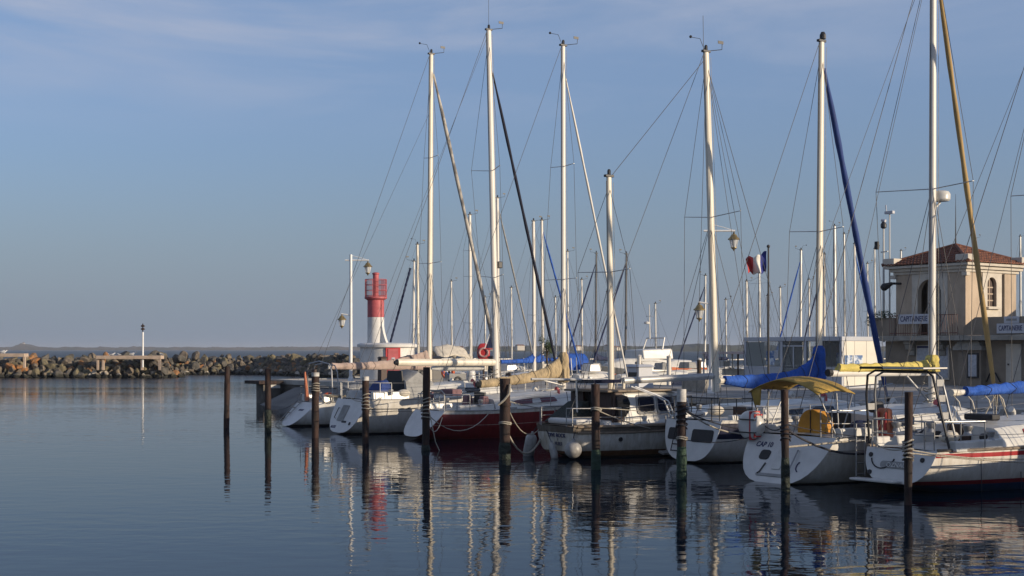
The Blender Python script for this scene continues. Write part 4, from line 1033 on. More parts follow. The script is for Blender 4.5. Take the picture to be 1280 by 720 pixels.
ST = dict(A=48.1, B=42.6, C=38.6, D=29.8, E=26.43, F=21.35, G=18.4, H=12.2)
SR = dict(A=23.9, B=23.2, C=23.7, D=23.1, E=24.8, F=22.6, G=23.1, H=22.6)
def loc(k): return RS(SR[k], ST[k])
def mx(k, px): return lx(px, ST[k], SR[k])
def bx(k, px, y): return r_at(px, ST[k] + y) - SR[k]
def mtop(k, px, py, x): return CAMH - (py - HZY) * RS(SR[k] + x, ST[k]).y / FPX
BOATS = {}
# ---------------------------------------------------------------- A: leftmost
c = dict(loc=loc('A'), label='leftmost moored white sailboat with stern ladder, steel arch and pinkish sail cover', L=10.5, B=3.0, tw=1.6, fb=.92, fbow=1.35, rake=1.0, zb=.03, hm=H['A'], tmat='white')
A = Boat(c); BOATS['A'] = A
h_ = A.house([(2.6, .8, .68, .36), (4.2, .9, .74, .46), (6.2, .78, .6, .40), (7.4, .45, .3, .2)])
A.window(h_, 3.2, 5.0, .35, .8); A.window(h_, 5.3, 6.6, .35, .8)
o = A.house([(2.55, .72, .55, .5), (3.2, .70, .52, .62), (3.9, .62, .4, .42)], 'grey', 'spray_hood', zoff=.02)
A.coaming(1.2, 2.6, .95)
x = mx('A', 536.5); A.spar('mast', x, 1.2, mtop('A', 539, 68, x), rake=-.1, r=.115, m='mastc'); A.head(2)
z1 = mtop('A', 537, 329, x); z2 = mtop('A', 538, 197, x)
A.rig([(z1, .85, .0, .03), (z2, .55, -.02, .05)], x - .1); A.backstay()
A.wire('backstay', [V((.9, .75, 1.0)), A.mpt(z2 + 2)], .006)
A.sail_roll(A.mpt(mtop('A', 546, 92, x), .12), V((10.35, 0, 1.75)), .078, 'mottled')
A.boom(mtop('A', 536, 460, x), 1.9, mtop('A', 443, 459, 2), .07)
A.cover('pinktan', .30, .16, .15, rise=.50, reach=.30)
A.pushpit(1.9, .6, gap=True); A.lifelines((3.2, 4.8, 6.4, 8.0)); A.pulpit()
# stern arch
b = MB(); y0 = 1.02; b.tube([(1.55, y0, .95), (1.5, y0, 2.15), (1.5, y0 * .8, 2.42), (1.5, 0, 2.52), (1.5, -y0 * .8, 2.42), (1.5, -y0, 2.15), (1.55, -y0, .95)], .03, 8); b.build('stern_arch', 'steel', A.t, smooth=True)
b = MB(); b.tube([(1.85, y0, .95), (1.75, y0, 2.1), (1.75, y0 * .8, 2.36), (1.75, 0, 2.46), (1.75, -y0 * .8, 2.36), (1.75, -y0, 2.1), (1.85, -y0, .95)], .025, 8); b.build('stern_arch', 'steel', A.t, smooth=True)
# folding ladder on the port half of the raked stern
for y in (.42, .72):
    b = MB(); b.tube([A.tr(y, .02, .08), A.tr(y, .98, .08)], .016, 6); b.build('ladder_rail', 'steel', A.t)
for z in (.1, .3, .5, .7, .9):
    b = MB(); b.tube([A.tr(.42, z, .08), A.tr(.72, z, .08)], .018, 6); b.build('ladder_rung', 'teak', A.t)
A.name('INDEX', .13, -.1, .62, 'signb')
b = MB(); b.box((1.5, .42, 1.55), (.12, .22, 1.3)); b.build('outboard_bracket', 'varn', A.t, bevel=.02)
b = MB(); b.tube([(1.3, .62, .95), (1.2, .66, 2.1)], [.09, .04], 8); b.build('rolled_ensign', 'brick', A.t, smooth=True)
t = thing('coiled_ropes', A.place((1.9, -1.05, 1.1)), RZ, 'tangle of pale ropes lying on the side deck of the leftmost sailboat', 'ropes')
b = MB(); pts = [];
for i in range(46): pts.append((.9 * math.sin(i * .9) + .02 * i, -.02 + .10 * math.sin(i * 1.7), .03 + .10 * abs(math.sin(i * 2.3))))
b.tube(pts, .022, 5); b.build('coil', 'rope', t, smooth=True)
# ---------------------------------------------------------------- B
c = dict(loc=loc('B'), label='white sailboat with oval stern panel, bare cream boom and blue cloth in its cockpit', L=10.1, B=3.2, tw=2.25, fb=1.22, fbow=1.5, rake=.66, zb=.05, hm=H['B'], tmat='white')
B_ = Boat(c); BOATS['B'] = B_
h_ = B_.house([(2.7, .95, .8, .38), (4.4, 1.0, .82, .5), (6.2, .8, .62, .42), (7.4, .45, .3, .2)])
B_.window(h_, 3.4, 5.6, .35, .78)
o = B_.house([(2.35, .95, .8, .62), (2.9, .95, .74, .95), (3.7, .85, .5, .55)], 'grey', 'spray_hood', zoff=.05)
b = MB(); b.box((2.32, -.1, 1.75), (.05, 1.3, .95), tx=1, ty=.75); b.build('companionway', 'black', B_.t)
b = MB(); b.loft([[V((1.35, .35, 1.2)), V((1.35, -.6, 1.2)), V((1.95, -.6, 1.2)), V((1.95, .35, 1.2))], [V((1.42, .30, 1.55)), V((1.42, -.58, 1.6)), V((1.92, -.56, 1.65)), V((1.92, .3, 1.6))], [V((1.55, .12, 1.84)), V((1.55, -.42, 1.88)), V((1.85, -.42, 1.9)), V((1.85, .12, 1.86))]])
B_.coaming(.9, 2.4, 1.0); b.build('cockpit_cloth', 'navy' if False else mat('mid_blue_cloth', (.02, .05, .20), .8, var=.2, bump=.02), B_.t, smooth=60, bevel=.06)
x = mx('B', 621); zt = mtop('B', 610, 40, x); B_.spar('mast', x, 1.4, zt, rake=.38, r=.13, m='mast'); B_.head(1)
z1 = mtop('B', 619, 347, x); z2 = mtop('B', 614, 214, x)
B_.rig([(z1, .75, .12, .08), (z2, .95, .3, .08)], x - .15); B_.backstay(.7)
B_.wire('backstay', [V((.8, .8, 1.3)), B_.mpt(zt - .1)], .006); b = MB(); b.tube([V((0, 0, 0)) + B_.mast[1], B_.mast[1] + V((0, 0, 1.3))], .008, 5); b.build('aerial', 'wire', B_.mast[2])
B_.sail_roll(B_.mpt(mtop('B', 617, 92, x), .14), V((9.95, 0, 1.85)), .058, 'navyd')
B_.boom(mtop('B', 618, 453, x), mx('B', 497), mtop('B', 497, 453, mx('B', 497)), .13, 'mastc')
b = MB(); e = B_.bm[1]; b.tube([e + V((-.02, 0, 0)), e + V((-.14, 0, -.02))], [.12, .06], 10); b.build('boom_end', 'dark', B_.bm[2], smooth=True)
# radar reflector on the mast front
b = MB(); b.box(B_.mpt(mtop('B', 622, 331, x), .24), (.2, .2, .26)); b.build('radar_reflector', 'dark', B_.mast[2], bevel=.03)
B_.pushpit(1.5, .6, gap=True); B_.lifelines((2.9, 4.4, 5.9, 7.4)); B_.pulpit()
B_.plate('hatch_panel', 'grey', .22, .72, .46, .62, rad=.03); b = MB(); mq = B_.trframe(.58, .7, .02); b.tube([mq @ V((0, .2, .02)), mq @ V((0, .2, .07)), mq @ V((0, -.2, .07)), mq @ V((0, -.2, .02))], .016, 6); b.build('grab_handle', 'dark', B_.t)
B_.name('ALIZE', .14, .5, .24, 'signb'); B_.plate('vent', 'black', -.1, .43, .3, .07, rad=.02); B_.plate('outlet', 'black', -.55, .38, .1, .12, rad=.03)
# liferaft-like rolled white bundle under the boom
b = MB(); b.tube([(4.2, .4, 2.28), (4.5, .4, 2.34), (6.3, .4, 2.34), (6.6, .4, 2.26)], [.05, .16, .16, .05], 12); b.build('stowed_board', 'white', B_.t, smooth=True)
# ---------------------------------------------------------------- C: red
c = dict(loc=loc('C'), label='dark red hulled sailboat with white stern and tan sail cover', L=9.8, B=3.1, tw=1.85, fb=.95, fbow=1.3, rake=.85, zb=.10, hm=H['C'], tmat='white')
Cb = Boat(c); BOATS['C'] = Cb
h_ = Cb.house([(2.9, .95, .82, .34), (4.6, 1.0, .84, .46), (6.6, .82, .64, .40), (7.6, .45, .3, .18)])
M['redwin'] = mat('maroon_window_tint', (.10, .015, .025), .15, var=.1)
o = Cb.window(h_, bx('C', 645, -.9), bx('C', 697, -.85), .38, .82, 'redwin', 'white', slant=.12)
Cb.window(h_, 4.1, 6.7, .38, .8, 'redwin', side=1)
b = MB(); b.box((2.88, 0, 1.22), (.06, .62, .6)); b.build('companionway', 'black', Cb.t); 
for y, w in ((.5, .26), (-.5, .26)):
    b = MB(); b.box((2.7, y, 1.15), (.35, w, .5), tx=.6); b.build('cockpit_pad', mat('plum_cushion', (.22, .12, .13), .8) if y > 0 else bpy.data.materials['plum_cushion'], Cb.t, bevel=.03)
Cb.coaming(1.2, 2.8, 1.0, .2)
x = mx('C', 704.5); zt = mtop('C', 704, 58, x); Cb.spar('mast', x, 1.35, zt, rake=.02, r=.10, m='mast'); Cb.head(2)
z1 = mtop('C', 704, 349, x); z2 = mtop('C', 704, 208, x)
Cb.rig([(z1, .95, .15, .0), (z2, .68, .05, .03)], x - .1); Cb.backstay(.8)
Cb.sail_roll(Cb.mpt(mtop('C', 710, 98, x), .12), V((9.65, 0, 1.6)), .043, 'mast')
Cb.boom(mtop('C', 703, 462, x) - .15, mx('C', 598), mtop('C', 598, 482, mx('C', 598)), .06)
Cb.cover('tan', .28, .17, .20, rise=.62, reach=.16, x1=.985, dip=.06); Cb.bundle('tan', Cb.bm[0].z - .32, Cb.bm[0].z + .78, .24, .17)
b = MB(); a, e, o = Cb.bm; b.tube([e + V((-.02, 0, .03)), e + V((-.10, 0, .02))], [.13, .07], 10); b.build('boom_end', 'black', o)
b = MB(); b.tube([Cb.mpt(1.7), a.lerp(e, .35)], .03, 6); b.build('kicker', 'mastg', Cb.t)
Cb.pushpit(1.7, .55); Cb.lifelines((3.1, 4.8, 6.4, 7.8)); Cb.pulpit()
b = MB(); b.tube([(1.0, -.75, 1.0), (.95, -.75, 1.5), (.95, -.55, 1.62), (.95, .55, 1.62), (.95, .75, 1.5), (1.0, .75, 1.0)], .022, 7); b.build('stern_frame', 'steel', Cb.t, smooth=True)
b = MB(); b.box((1.0, .2, 1.45), (.10, .28, .22)); b.build('danbuoy_box', 'plum' if 'plum' in M else bpy.data.materials['plum_cushion'], Cb.t, bevel=.03)
b = MB(); b.box((1.5, -.3, 1.55), (.4, .75, .22)); b.build('seat_cushion', bpy.data.materials['plum_cushion'], Cb.t, bevel=.04)
# ---------------------------------------------------------------- D: ketch motorsailer
c = dict(loc=loc('D'), label='old white ketch with a wooden wheelhouse and rust-streaked brown waterline', name='ketch', L=9.9, B=3.1, tw=1.65, fb=.88, fbow=1.45, rake=-.05, zb=.12, zk=-.5, hm=H['D'], tmat=hull_mat('ketch_transom', (.15, .125, .10), [(.70, (.68, .67, .63)), (.20, (.15, .075, .035)), (.05, (.03, .025, .02))], rough=.5, dirt=.4), p=.5, sheer=.06, railm='teak', railr=.035, dm='teak')
D = Boat(c); BOATS['D'] = D
X = lambda px, y=-.9: bx('D', px, y)
h_ = D.house([(.9, 1.0, .96, .14), (4.4, 1.12, 1.06, .15), (6.6, .85, .75, .2), (7.6, .5, .35, .14)], 'cabin', 'lower_cabin', crown=.03)
xa, xb = X(778), X(866)
w_ = D.house([(xa, 1.0, .88, .76), (xa + 1.2, 1.02, .9, .78), (xb - .75, .98, .82, .76), (xb, .86, .68, .62), (xb + .02, .86, .66, .3)], 'cabin', 'wheelhouse', z0=.87, zoff=.16, crown=.04)
for q in ((X(795.5), X(815)), (X(820), X(841)), (X(847), X(862))):
    for sd_ in (-1, 1): D.window(w_, q[0], q[1], .30, .86, 'glass', 'grey' if sd_ < 0 else None, rnd=.3, side=sd_)
# after part of the wheelhouse: dark wood with a rounded side pane, door opening aft backed by a black sheet
x0, x1, xr = X(763), X(778) - .01, X(757)
b = MB(); b.box(((xr + xb) / 2 - .25, 0, 1.835), (xb - xr - .5, 1.96, .06)); b.build('wheelhouse_roof', 'teak', D.t, bevel=.02)
for y in (.9, -.9):
    sg = -1 if y < 0 else 1; y2 = y * 1.1
    def on(x_, z_, q=0): return V((x_, y2 + (y - y2) * (z_ - .98) / .82 + sg * q, z_))
    poly = [on(x0, .98), on(x1, .98), on(x1, 1.80), on(x0 + .1, 1.80)]
    b = MB(); b.loft([poly, [p - V((0, sg * .04, 0)) for p in poly]]); o = b.build('side_screen', 'varn', D.t)
    b = MB(); pts = [on(x0 + .12, 1.12, .03), on(x1 + .05, 1.12, .03), on(x1 + .2, 1.28, .03), on(x1 + .24, 1.5, .03), on(x1 + .16, 1.68, .03), on(x1, 1.73, .03), on(x0 + .18, 1.73, .03)]
    b.loft([pts, [p - V((0, sg * .02, 0)) for p in pts]]); b.build('side_pane', 'glass', o)
for y in (.62, -.62):
    b = MB(); b.box((x0 + .06, y, 1.38), (.06, .56, .82)); b.build('after_bulkhead', 'varn', D.t)
b = MB(); b.box((x0 + .22, 0, 1.36), (.05, .8, .84)); b.build('doorway', 'black', D.t)  # black sheet painting the shade inside the open wheelhouse door
b = MB(); b.loft([[V((x0 - .95, -.1, .95)), V((x0 + .05, -.1, .95)), V((x0 + .05, .95, .95)), V((x0 - .95, .95, .95))], [V((x0 - .15, .05, 1.5)), V((x0 + .04, .05, 1.55)), V((x0 + .04, .85, 1.55)), V((x0 - .15, .85, 1.5))]]); b.build('cockpit_cover', mat('dark_green_tarpaulin', (.018, .026, .02), .8, bump=.03), D.t, bevel=.05)
b = MB(); b.box((.55, -.1, 1.0), (.9, 1.3, .16)); b.build('dinghy_roll', 'seablue' if False else 'white', D.t, bevel=.06)
for side in (1, -1):
    for f, rr in ((.17, .03), (.0, .04)):
        b = MB(); b.tube([D.side(x_, side, f) + V((0, side * .02, 0)) for x_ in [.05, .8, 1.6, 2.6, 3.6, 4.6, 5.6, 6.6, 7.6, 8.6, 9.3]], rr, 6); b.build('rubbing_strake', 'teak', D.t, smooth=True)
for x_ in (1.35, 4.35):
    p = D.side(x_, -1, .36); b = MB(); b.tube([p + V((0, .03, 0)), p + V((0, -.03, 0))], .06, 14); b.build('porthole', 'black', D.t)
xm = mx('D', 764.5); zt = mtop('D', 761, 222, xm); D.spar('mizzen_mast', xm, 1.2, zt, rake=.1, r=.10, m='mastc'); D.head(0)
z1 = mtop('D', 763, 340, xm); D.rig([(z1, 1.15, .25, .03)], xm + .05, lower=(-.4,))
b = MB(); a = D.mpt(mtop('D', 763, 475, xm)); e = V((mx('D', 664), 0, mtop('D', 664, 474, mx('D', 664)))); b.tube([a, e], .035, 8); b.build('mizzen_boom', 'mastg', D.t, smooth=True)
b = MB(); b.tube([e.lerp(a, .55), V((mx('D', 722), 0, .9))], .03, 6); b.build('boom_crutch', 'mast', D.t); b = MB(); b.tube([e.lerp(a, .97) + V((0, 0, -.02)), e.lerp(a, .97) + V((0, 0, -.5))], .03, 6); b.build('boom_crutch', 'mast', D.t)
x = mx('D', 895); zt = mtop('D', 883, 68, x); D.spar('mast', x, 1.7, zt, rake=.42, r=.125, m='mastg' if False else 'mastc'); D.head(3)
z1 = mtop('D', 889, 272, x)
D.rig([(z1, 1.2, -.05, .10)], x - .1, lower=(-1.3, -.7, .8), low_z=z1 - .1); D.backstay(.3)
for dx in (.45, 1.2):
    for sd_ in (1, -1): D.wire('shroud', [D.edge(x + dx, sd_), D.mpt(zt - .3)], .0075)
D.wire('triatic_stay', [V((mx('D', 764.5) - .1, 0, 7.85)), D.mpt(zt - .15)], .009); D.wire('forestay', [V((9.8, 0, 1.7)), D.mpt(zt - .3)], .009)
D.boom(mtop('D', 893, 470, x), mx('D', 779), mtop('D', 779, 476, mx('D', 779)), .10, 'mastg'); b = MB(); e = D.bm[1]; b.tube([e + V((.02, 0, -.02)), e + V((-.03, 0, -.65))], .05, 8); b.build('boom_prop', 'mastc', D.t, smooth=True)
D.pushpit(1.4, .5, gap=True); D.lifelines((2.9, 4.4, 5.8, 7.4), .6); D.pulpit()
M['bow'] = M['white']
D.name('DIVE ROCK', .15, -.08, .62, 'signb', off=.03); D.name('1', .10, -.12, .51, 'signb', off=.03); D.name('FLELS', .13, -.15, .39, 'signb', off=.03)
# tilted solar board on the roof edge, and the folded white davit frame forward
xs = bx('D', 744, 0); b = MB(); b.box((xs, 0, 2.10), (1.0, 1.1, .10)); o = b.build('solar_panel', 'solar', D.t)
for dx in (-.35, .35):
    for dy in (-.4, .4):
        b = MB(); b.tube([(xs + dx, dy, 2.06), (xs + dx * .9, dy, 1.86)], .02, 6); b.build('panel_strut', 'dark', o)
# ---------------------------------------------------------------- E: navy band
c = dict(loc=loc('E'), label='white sailboat with a navy band along its hull and blue sail cover on its boom', L=8.3, B=2.8, tw=2.1, fb=1.12, fbow=1.35, rake=.3, zb=.05, hm=H['E'], tmat='white')
E = Boat(c); BOATS['E'] = E
h_ = E.house([(2.1, 1.0, .84, .30), (3.6, 1.05, .86, .42), (5.4, .85, .64, .36), (6.6, .5, .35, .16)])
E.window(h_, 2.9, 4.9, .35, .8)
E.coaming(.7, 2.1, 1.05, .16); b = MB(); b.box((2.08, 0, 1.22), (.05, .6, .4)); b.build('companionway', 'varn', E.t)
x = mx('E', 1023); zt = mtop('E', 1027.5, 52, x); E.spar('mast', x, 1.35, zt, rake=-.13, r=.115, m='mastc'); E.head(0)
b = MB(); b.lathe(E.mast[1] + V((.06, 0, .1)), [(.09, 0), (.09, .12), (.05, .2)], 10); b.build('anchor_light', 'dark', E.mast[2])
z1 = mtop('E', 1024, 289, x); E.rig([(z1, 1.0, .17, .05)], x - .15); E.backstay(.3)
E.sail_roll(E.mpt(mtop('E', 1034, 84, x), .12), V((8.2, 0, 1.6)), .085, mat('blue_uv_strip', (.010, .045, .21), .75, var=.2, scale=3, stretch=(1, 1, .3)))
E.boom(mtop('E', 1022, 472, x), mx('E', 903), mtop('E', 903, 476, mx('E', 903)), .06); E.cover('blue', .20, .13, .17, rise=.70, reach=.16, x1=.985, dip=.2); E.bundle('blue', E.bm[0].z - .1, E.bm[0].z + .92, .22, .17)
b = MB(); a, e, o = E.bm; b.tube([e + V((.03, 0, 0)), e + V((-.13, 0, 0))], .08, 8); b.build('boom_end', 'mastc', o)
E.pushpit(1.3, .6, m='dark'); E.lifelines((2.5, 3.9, 5.3, 6.8), m='steel'); E.pulpit()
E.plate('stern_window', 'black', .68, .74, .34, .32, rad=.06); E.plate('stern_window', 'black', -.45, .72, .78, .34, rad=.06)
for y in (.30, .58):
    b = MB(); b.tube([E.tr(y, .28, .08), E.tr(y - .03, 1.05, .08)], .014, 6); b.build('ladder_rail', 'black', E.t)
for z in (.3, .47, .64, .82):
    b = MB(); b.tube([E.tr(.30, z, .08), E.tr(.58, z, .08)], .016, 6); b.build('ladder_rung', 'black', E.t)
# white lattice davit standing on the stern and its upper leg
for dy in (0, .16):
    b = MB(); b.tube([V((.35, .75 + dy, 1.1)), V((.1, .78 + dy, 1.6)), V((-.1, .85 + dy, 1.72)), V((-.85, 1.05 + dy, 2.0))], .022, 7); b.build('davit_tube', 'post', E.t, smooth=True)
for q in (.2, .5, .8):
    pa = V((.35, .75, 1.1)).lerp(V((.1, .78, 1.6)), q); b = MB(); b.tube([pa, pa + V((0, .16, 0))], .016, 6); b.build('davit_rung', 'post', E.t)
# ---------------------------------------------------------------- F: CAP 10
c = dict(loc=loc('F'), label='white sailboat lettered CAP 10 with ochre bimini and yellow boom cover', L=8.6, B=3.1, tw=2.55, fb=1.04, fbow=1.4, rake=.75, zb=-.02, hm=H['F'], tmat='white')
Fb = Boat(c); BOATS['F'] = Fb
h_ = Fb.house([(2.5, 1.12, .92, .42), (4.2, 1.1, .88, .52), (5.8, .85, .62, .44), (7.0, .5, .35, .2)])
Fb.window(h_, 3.1, 5.4, .35, .8)
Fb.coaming(1.0, 2.5, 1.2, .2); b = MB(); b.box((2.48, .1, 1.25), (.05, .62, .5)); b.build('companionway', 'black', Fb.t)
x = mx('F', 1165); zt = 13.4; Fb.spar('mast', x, 1.45, zt, rake=-.05, r=.10, m='mast', flat=.85); Fb.head(2)
z1 = mtop('F', 1165, 236, x); Fb.rig([(z1, 1.45, .38, .03)], x - .2, low_z=z1 + .1); Fb.backstay(.75)
for y in (.5, -.5): Fb.wire('backstay', [V((.7, y * 2, 1.2)), Fb.mpt(zt - .4)], .006)
# furled cream genoa
Fb.sail_roll(Fb.mpt(12.6, .12), V((8.45, 0, 1.7)), .072, mat('ochre_furled_sail', (.44, .30, .12), .8, var=.18, scale=2, stretch=(1, 1, .3)), r1=.06)
# radome on the front of the mast
zr_ = mtop('F', 1178, 244, x); b = MB(); b.lathe(Fb.mpt(zr_, .32) + V((0, 0, -.13)), [(.20, 0), (.235, .04), (.24, .17), (.2, .24), (.1, .27)], 20); o = b.build('radome', 'white', Fb.mast[2], smooth=35); b = MB(); b.tube([Fb.mpt(zr_ - .35, .05), Fb.mpt(zr_ - .16, .3)], .03, 6); b.build('radome_bracket', 'mastg', o)
Fb.boom(mtop('F', 1164, 466, x), mx('F', 1038), mtop('F', 1038, 467, mx('F', 1038)), .075); Fb.cover('yellow', .30, .22, .13, rise=.10, x0=.0, x1=.93, zb=.03); Fb.bundle('yellow', Fb.bm[0].z + .0, Fb.bm[0].z + .45, .19, .16)
b = MB(); a, e, o = Fb.bm; b.tube([e + V((.02, 0, .02)), e + V((-.10, 0, .02))], .09, 8); b.build('boom_end', 'black', o)
b = MB(); b.tube([a.lerp(e, .25) + V((0, 0, -.06)), Fb.mpt(1.6)], .03, 6); b.build('kicker', 'mastg', Fb.t)
Fb.pushpit(1.9, .6, gap=True); Fb.lifelines((3.0, 4.4, 5.8, 7.2)); Fb.pulpit()
# bimini
b = MB(); rows = []
for i in range(13):
    q = i / 12; xx = .40 + 1.25 * q; zc = 2.30 + .08 * math.sin(pi * q)
    rows.append([V((xx, y, zc - .30 * abs(y / 1.05) ** 2.0 + .006 * math.sin(i * 1.3 + j))) for j, y in enumerate([-1.05 + 2.1 * k / 14 for k in range(15)])])
b.loft(rows, closed=False); o = b.build('bimini', 'ochre', Fb.t, smooth=60); md = o.modifiers.new('cloth', 'SOLIDIFY'); md.thickness = .02
for xa, xb in ((1.0, .45), (1.05, 1.05), (1.1, 1.6)):
    for sd_ in (1, -1):
        b = MB(); b.tube([V((xa, sd_ * 1.1, 1.0)), V((xb, sd_ * 1.02, 2.02))], .016, 6); b.build('bimini_leg', 'steel', Fb.t)
b = MB(); b.loft([[V((.42, .98, 2.05)), V((.42, .68, 2.18)), V((.46, .68, 2.18)), V((.46, .98, 2.05))], [V((.46, .90, 1.70)), V((.46, .76, 1.70)), V((.50, .76, 1.70)), V((.50, .90, 1.70))]]); b.build('bimini_flap', 'ochre', Fb.t)
# amber cover over the steering wheel
b = MB(); b.loft([[V((1.30, -.05 + .42 * math.cos(a_), .96 + .66 * max(0, math.sin(a_)) ** .7)) for a_ in [pi * i / 16 for i in range(17)]], [V((1.66, -.05 + .41 * math.cos(a_), .96 + .64 * max(0, math.sin(a_)) ** .7)) for a_ in [pi * i / 16 for i in range(17)]]]); b.build('wheel_cover', 'orange', Fb.t, bevel=.03)
b = MB(); b.tube([(1.285, -.05, 1.0), (1.285, -.05, 1.60)], .012, 5); b.build('cover_seam', 'dark', Fb.t)
Fb.name('CAP 10', .19, .68, .80, 'signb', sx=.85, off=.02); Fb.plate('stern_hatch', 'black', .52, .58, .30, .25, rad=.08)
for (y, z, w, h, m) in ((.02, .50, .26, .52, 'cabin'), (.12, .16, .8, .07, 'grey')): Fb.plate('stern_step' if m == 'cabin' else 'bathing_step', m, y, z, w, h, rad=.03)
b = MB(); mq = Fb.trframe(.42, .30, .03); b.tube([mq @ V((.04, .14, .0)), mq @ V((-.02, -.1, 0)), mq @ V((-.05, -.16, .02))], .018, 6); b.build('ladder_catch', 'dark', Fb.t); mq = Fb.trframe(-.40, .45, .04)
b = MB(); b.tube([mq @ V((0, .35, 0)), mq @ V((.04, .3, .04)), mq @ V((.05, -.3, .04)), mq @ V((0, -.36, 0))], .016, 6); b.build('grab_rail', 'steel', Fb.t, smooth=True)
b = MB(); mq = Fb.trframe(-.72, .40, .03); b.tube([mq @ V((.16 * math.cos(a_), .16 * math.sin(a_), 0)) for a_ in [2.4 + .18 * i for i in range(11)]], .013, 6); b.build('shower_hose', 'signb', Fb.t)
# ---------------------------------------------------------------- G
c = dict(loc=loc('G'), label='nearest white sailboat at the right edge with red stripes and a stern gantry', L=10.4, B=3.2, tw=1.8, fb=.90, fbow=1.4, rake=.36, zb=.18, hm=H['G'], tmat='white', railm='teak', railr=.035)
G = Boat(c); BOATS['G'] = G
h_ = G.house([(2.35, 1.1, .92, .40), (4.2, 1.12, .9, .46), (6.4, .9, .68, .42), (7.8, .5, .35, .2)])
b = MB(); b.box((2.32, 0, 1.12), (.05, .58, .48)); b.build('companionway', 'varn', G.t)
for y in (.55, -.62):
    b = MB(); b.tube([(2.36, y, 1.10), (2.28, y, 1.10)], .085, 14); b.build('instrument', 'black', G.t)
M['bluwin'] = mat('blue_window_cover', (.06, .085, .17), .5, var=.15)
G.window(h_, 3.3, 5.2, .22, .84, 'bluwin', 'red', rnd=.12); G.window(h_, 5.6, 6.4, .25, .82, 'bluwin', 'red', rnd=.12)
G.coaming(.7, 2.35, 1.12, .2)
x = mx('G', 1335); zt = 12.6; G.spar('mast', x, 1.5, zt, rake=.1, r=.115, m='mast'); G.head(2)
z1 = mtop('G', 1335, 241, x); G.rig([(z1, 1.3, .3, .02)], x - .2, low_z=z1 + .1); G.backstay(.3); G.sail_roll(G.mpt(12.0, .12), V((10.2, 0, 1.8)), .08, 'cream')
for y in (.9, -.9): G.wire('backstay', [V((.6, y, 1.1)), G.mpt(zt - .5)], .006)
G.boom(mtop('G', 1330, 484, x), mx('G', 1190), mtop('G', 1190, 491, mx('G', 1190)), .06); G.cover('blue', .34, .10, .16, rise=.6, x1=.9)
b = MB(); a, e, o = G.bm; b.tube([e + V((.25, 0, 0)), e + V((-.02, 0, 0))], .075, 8); b.build('boom_end', 'mastc', o)
for q in (.97, .86, .72, .6):
    b = MB(); p = a.lerp(e, q); b.tube([p + V((0, .05, -.08)), p + V((.04, -.05, -.2)), p + V((.1, -.06, -.38))], .016, 6); b.build('sail_tie', 'mastc', o)
for dx, dz in ((.9, .05), (1.25, .0), (1.6, .04)):
    G.wire('mainsheet', [a.lerp(e, .62), V((2.4 + dx, .25 - dx * .2, 1.42 + dz))], .014, 'rope')
b = MB(); b.box((3.0, -.1, 1.50), (.3, .75, .14)); b.build('solar_bank', 'black', G.t, bevel=.04)
G.pushpit(1.6, .6); G.lifelines((2.9, 4.3, 5.8, 7.4, 8.8)); G.pulpit()
# stern gantry
yg = .93
for nm, xx, dz in (('gantry_tube', .50, 0), ('gantry_tube', .78, -.03)):
    b = MB(); b.tube([(xx + .15, yg + .16, .95), (xx, yg + .12, 2.0), (xx - .03, yg + .06, 2.44 + dz), (xx - .03, yg - .14, 2.54 + dz), (xx - .03, -.56, 2.54 + dz), (xx - .03, -.70, 2.44 + dz), (xx, -.80, 2.0), (xx + .15, -.97, .95)], .026, 8); b.build(nm, 'dark' if xx < .6 else 'steel', G.t, smooth=True)
for sd_, zz in ((1, (1.75,)), (-1, (1.62, 1.98, 2.3))):
    for z in zz:
        b = MB(); b.box((.66, (yg + .13) if sd_ > 0 else -.74 - (2.3 - z) * .16, z), (.24, .02, .14)); b.build('gantry_plate', 'steel', G.t)
b = MB(); b.box((.6, -.15, 2.60), (.75, 1.0, .045)); o = b.build('solar_panel', 'solar', G.t); b = MB(); b.box((.6, -.15, 2.605), (.79, 1.04, .03)); b.build('panel_frame', 'mast', o)
b = MB(); b.box((.6, .72, 2.60), (.7, .62, .05)); b.build('panel_frame', 'black', G.t)
# name board, bathing platform
o = G.plate('name_board', 'grey', .02, .56, .82, .15, rad=.07); G.name('OZNAU', .13, 0, .56, 'white', sx=1.1, off=.045, par=o)
b = MB(); b.box((-.10, .32, .24), (.30, 1.15, .05)); b.build('bathing_platform', 'white', G.t, bevel=.015)
for y, z in ((.74, .74), (.66, .38), (-.6, .70)): G.plate('deck_fitting', 'black', y, z, .1, .1, rad=.045)
b = MB(); mq = G.trframe(.40, .72, .03); b.tube([mq @ V((.3 * math.cos(a_), .26 * math.sin(a_), 0)) for a_ in [pi + .2 + .28 * i for i in range(11)]], .014, 6); b.build('hanging_line', 'ropeb', G.t, smooth=True)
for z in (0, .24, .48, .72):
    b = MB(); b.tube([(.13, 1.02, .3 + z), (.40, 1.02, .3 + z)], .014, 6); b.build('ladder_rung', 'steel', G.t)
for xx in (.13, .42):
    b = MB(); b.tube([(xx, 1.02, .25), (xx, 1.02, 1.4)], .014, 6); b.build('ladder_rail', 'steel', G.t)
for y_, x_, h_2 in ((-.95, 1.3, .4), (.2, 1.6, .3), (.8, 1.2, .34)):
    b = MB(); b.lathe((x_, y_, 1.2), [(.1, 0), (.07, .08), (.11, .16), (.11, .2), (.04, .22)], 12); b.build('winch', 'steel', G.t, smooth=35)

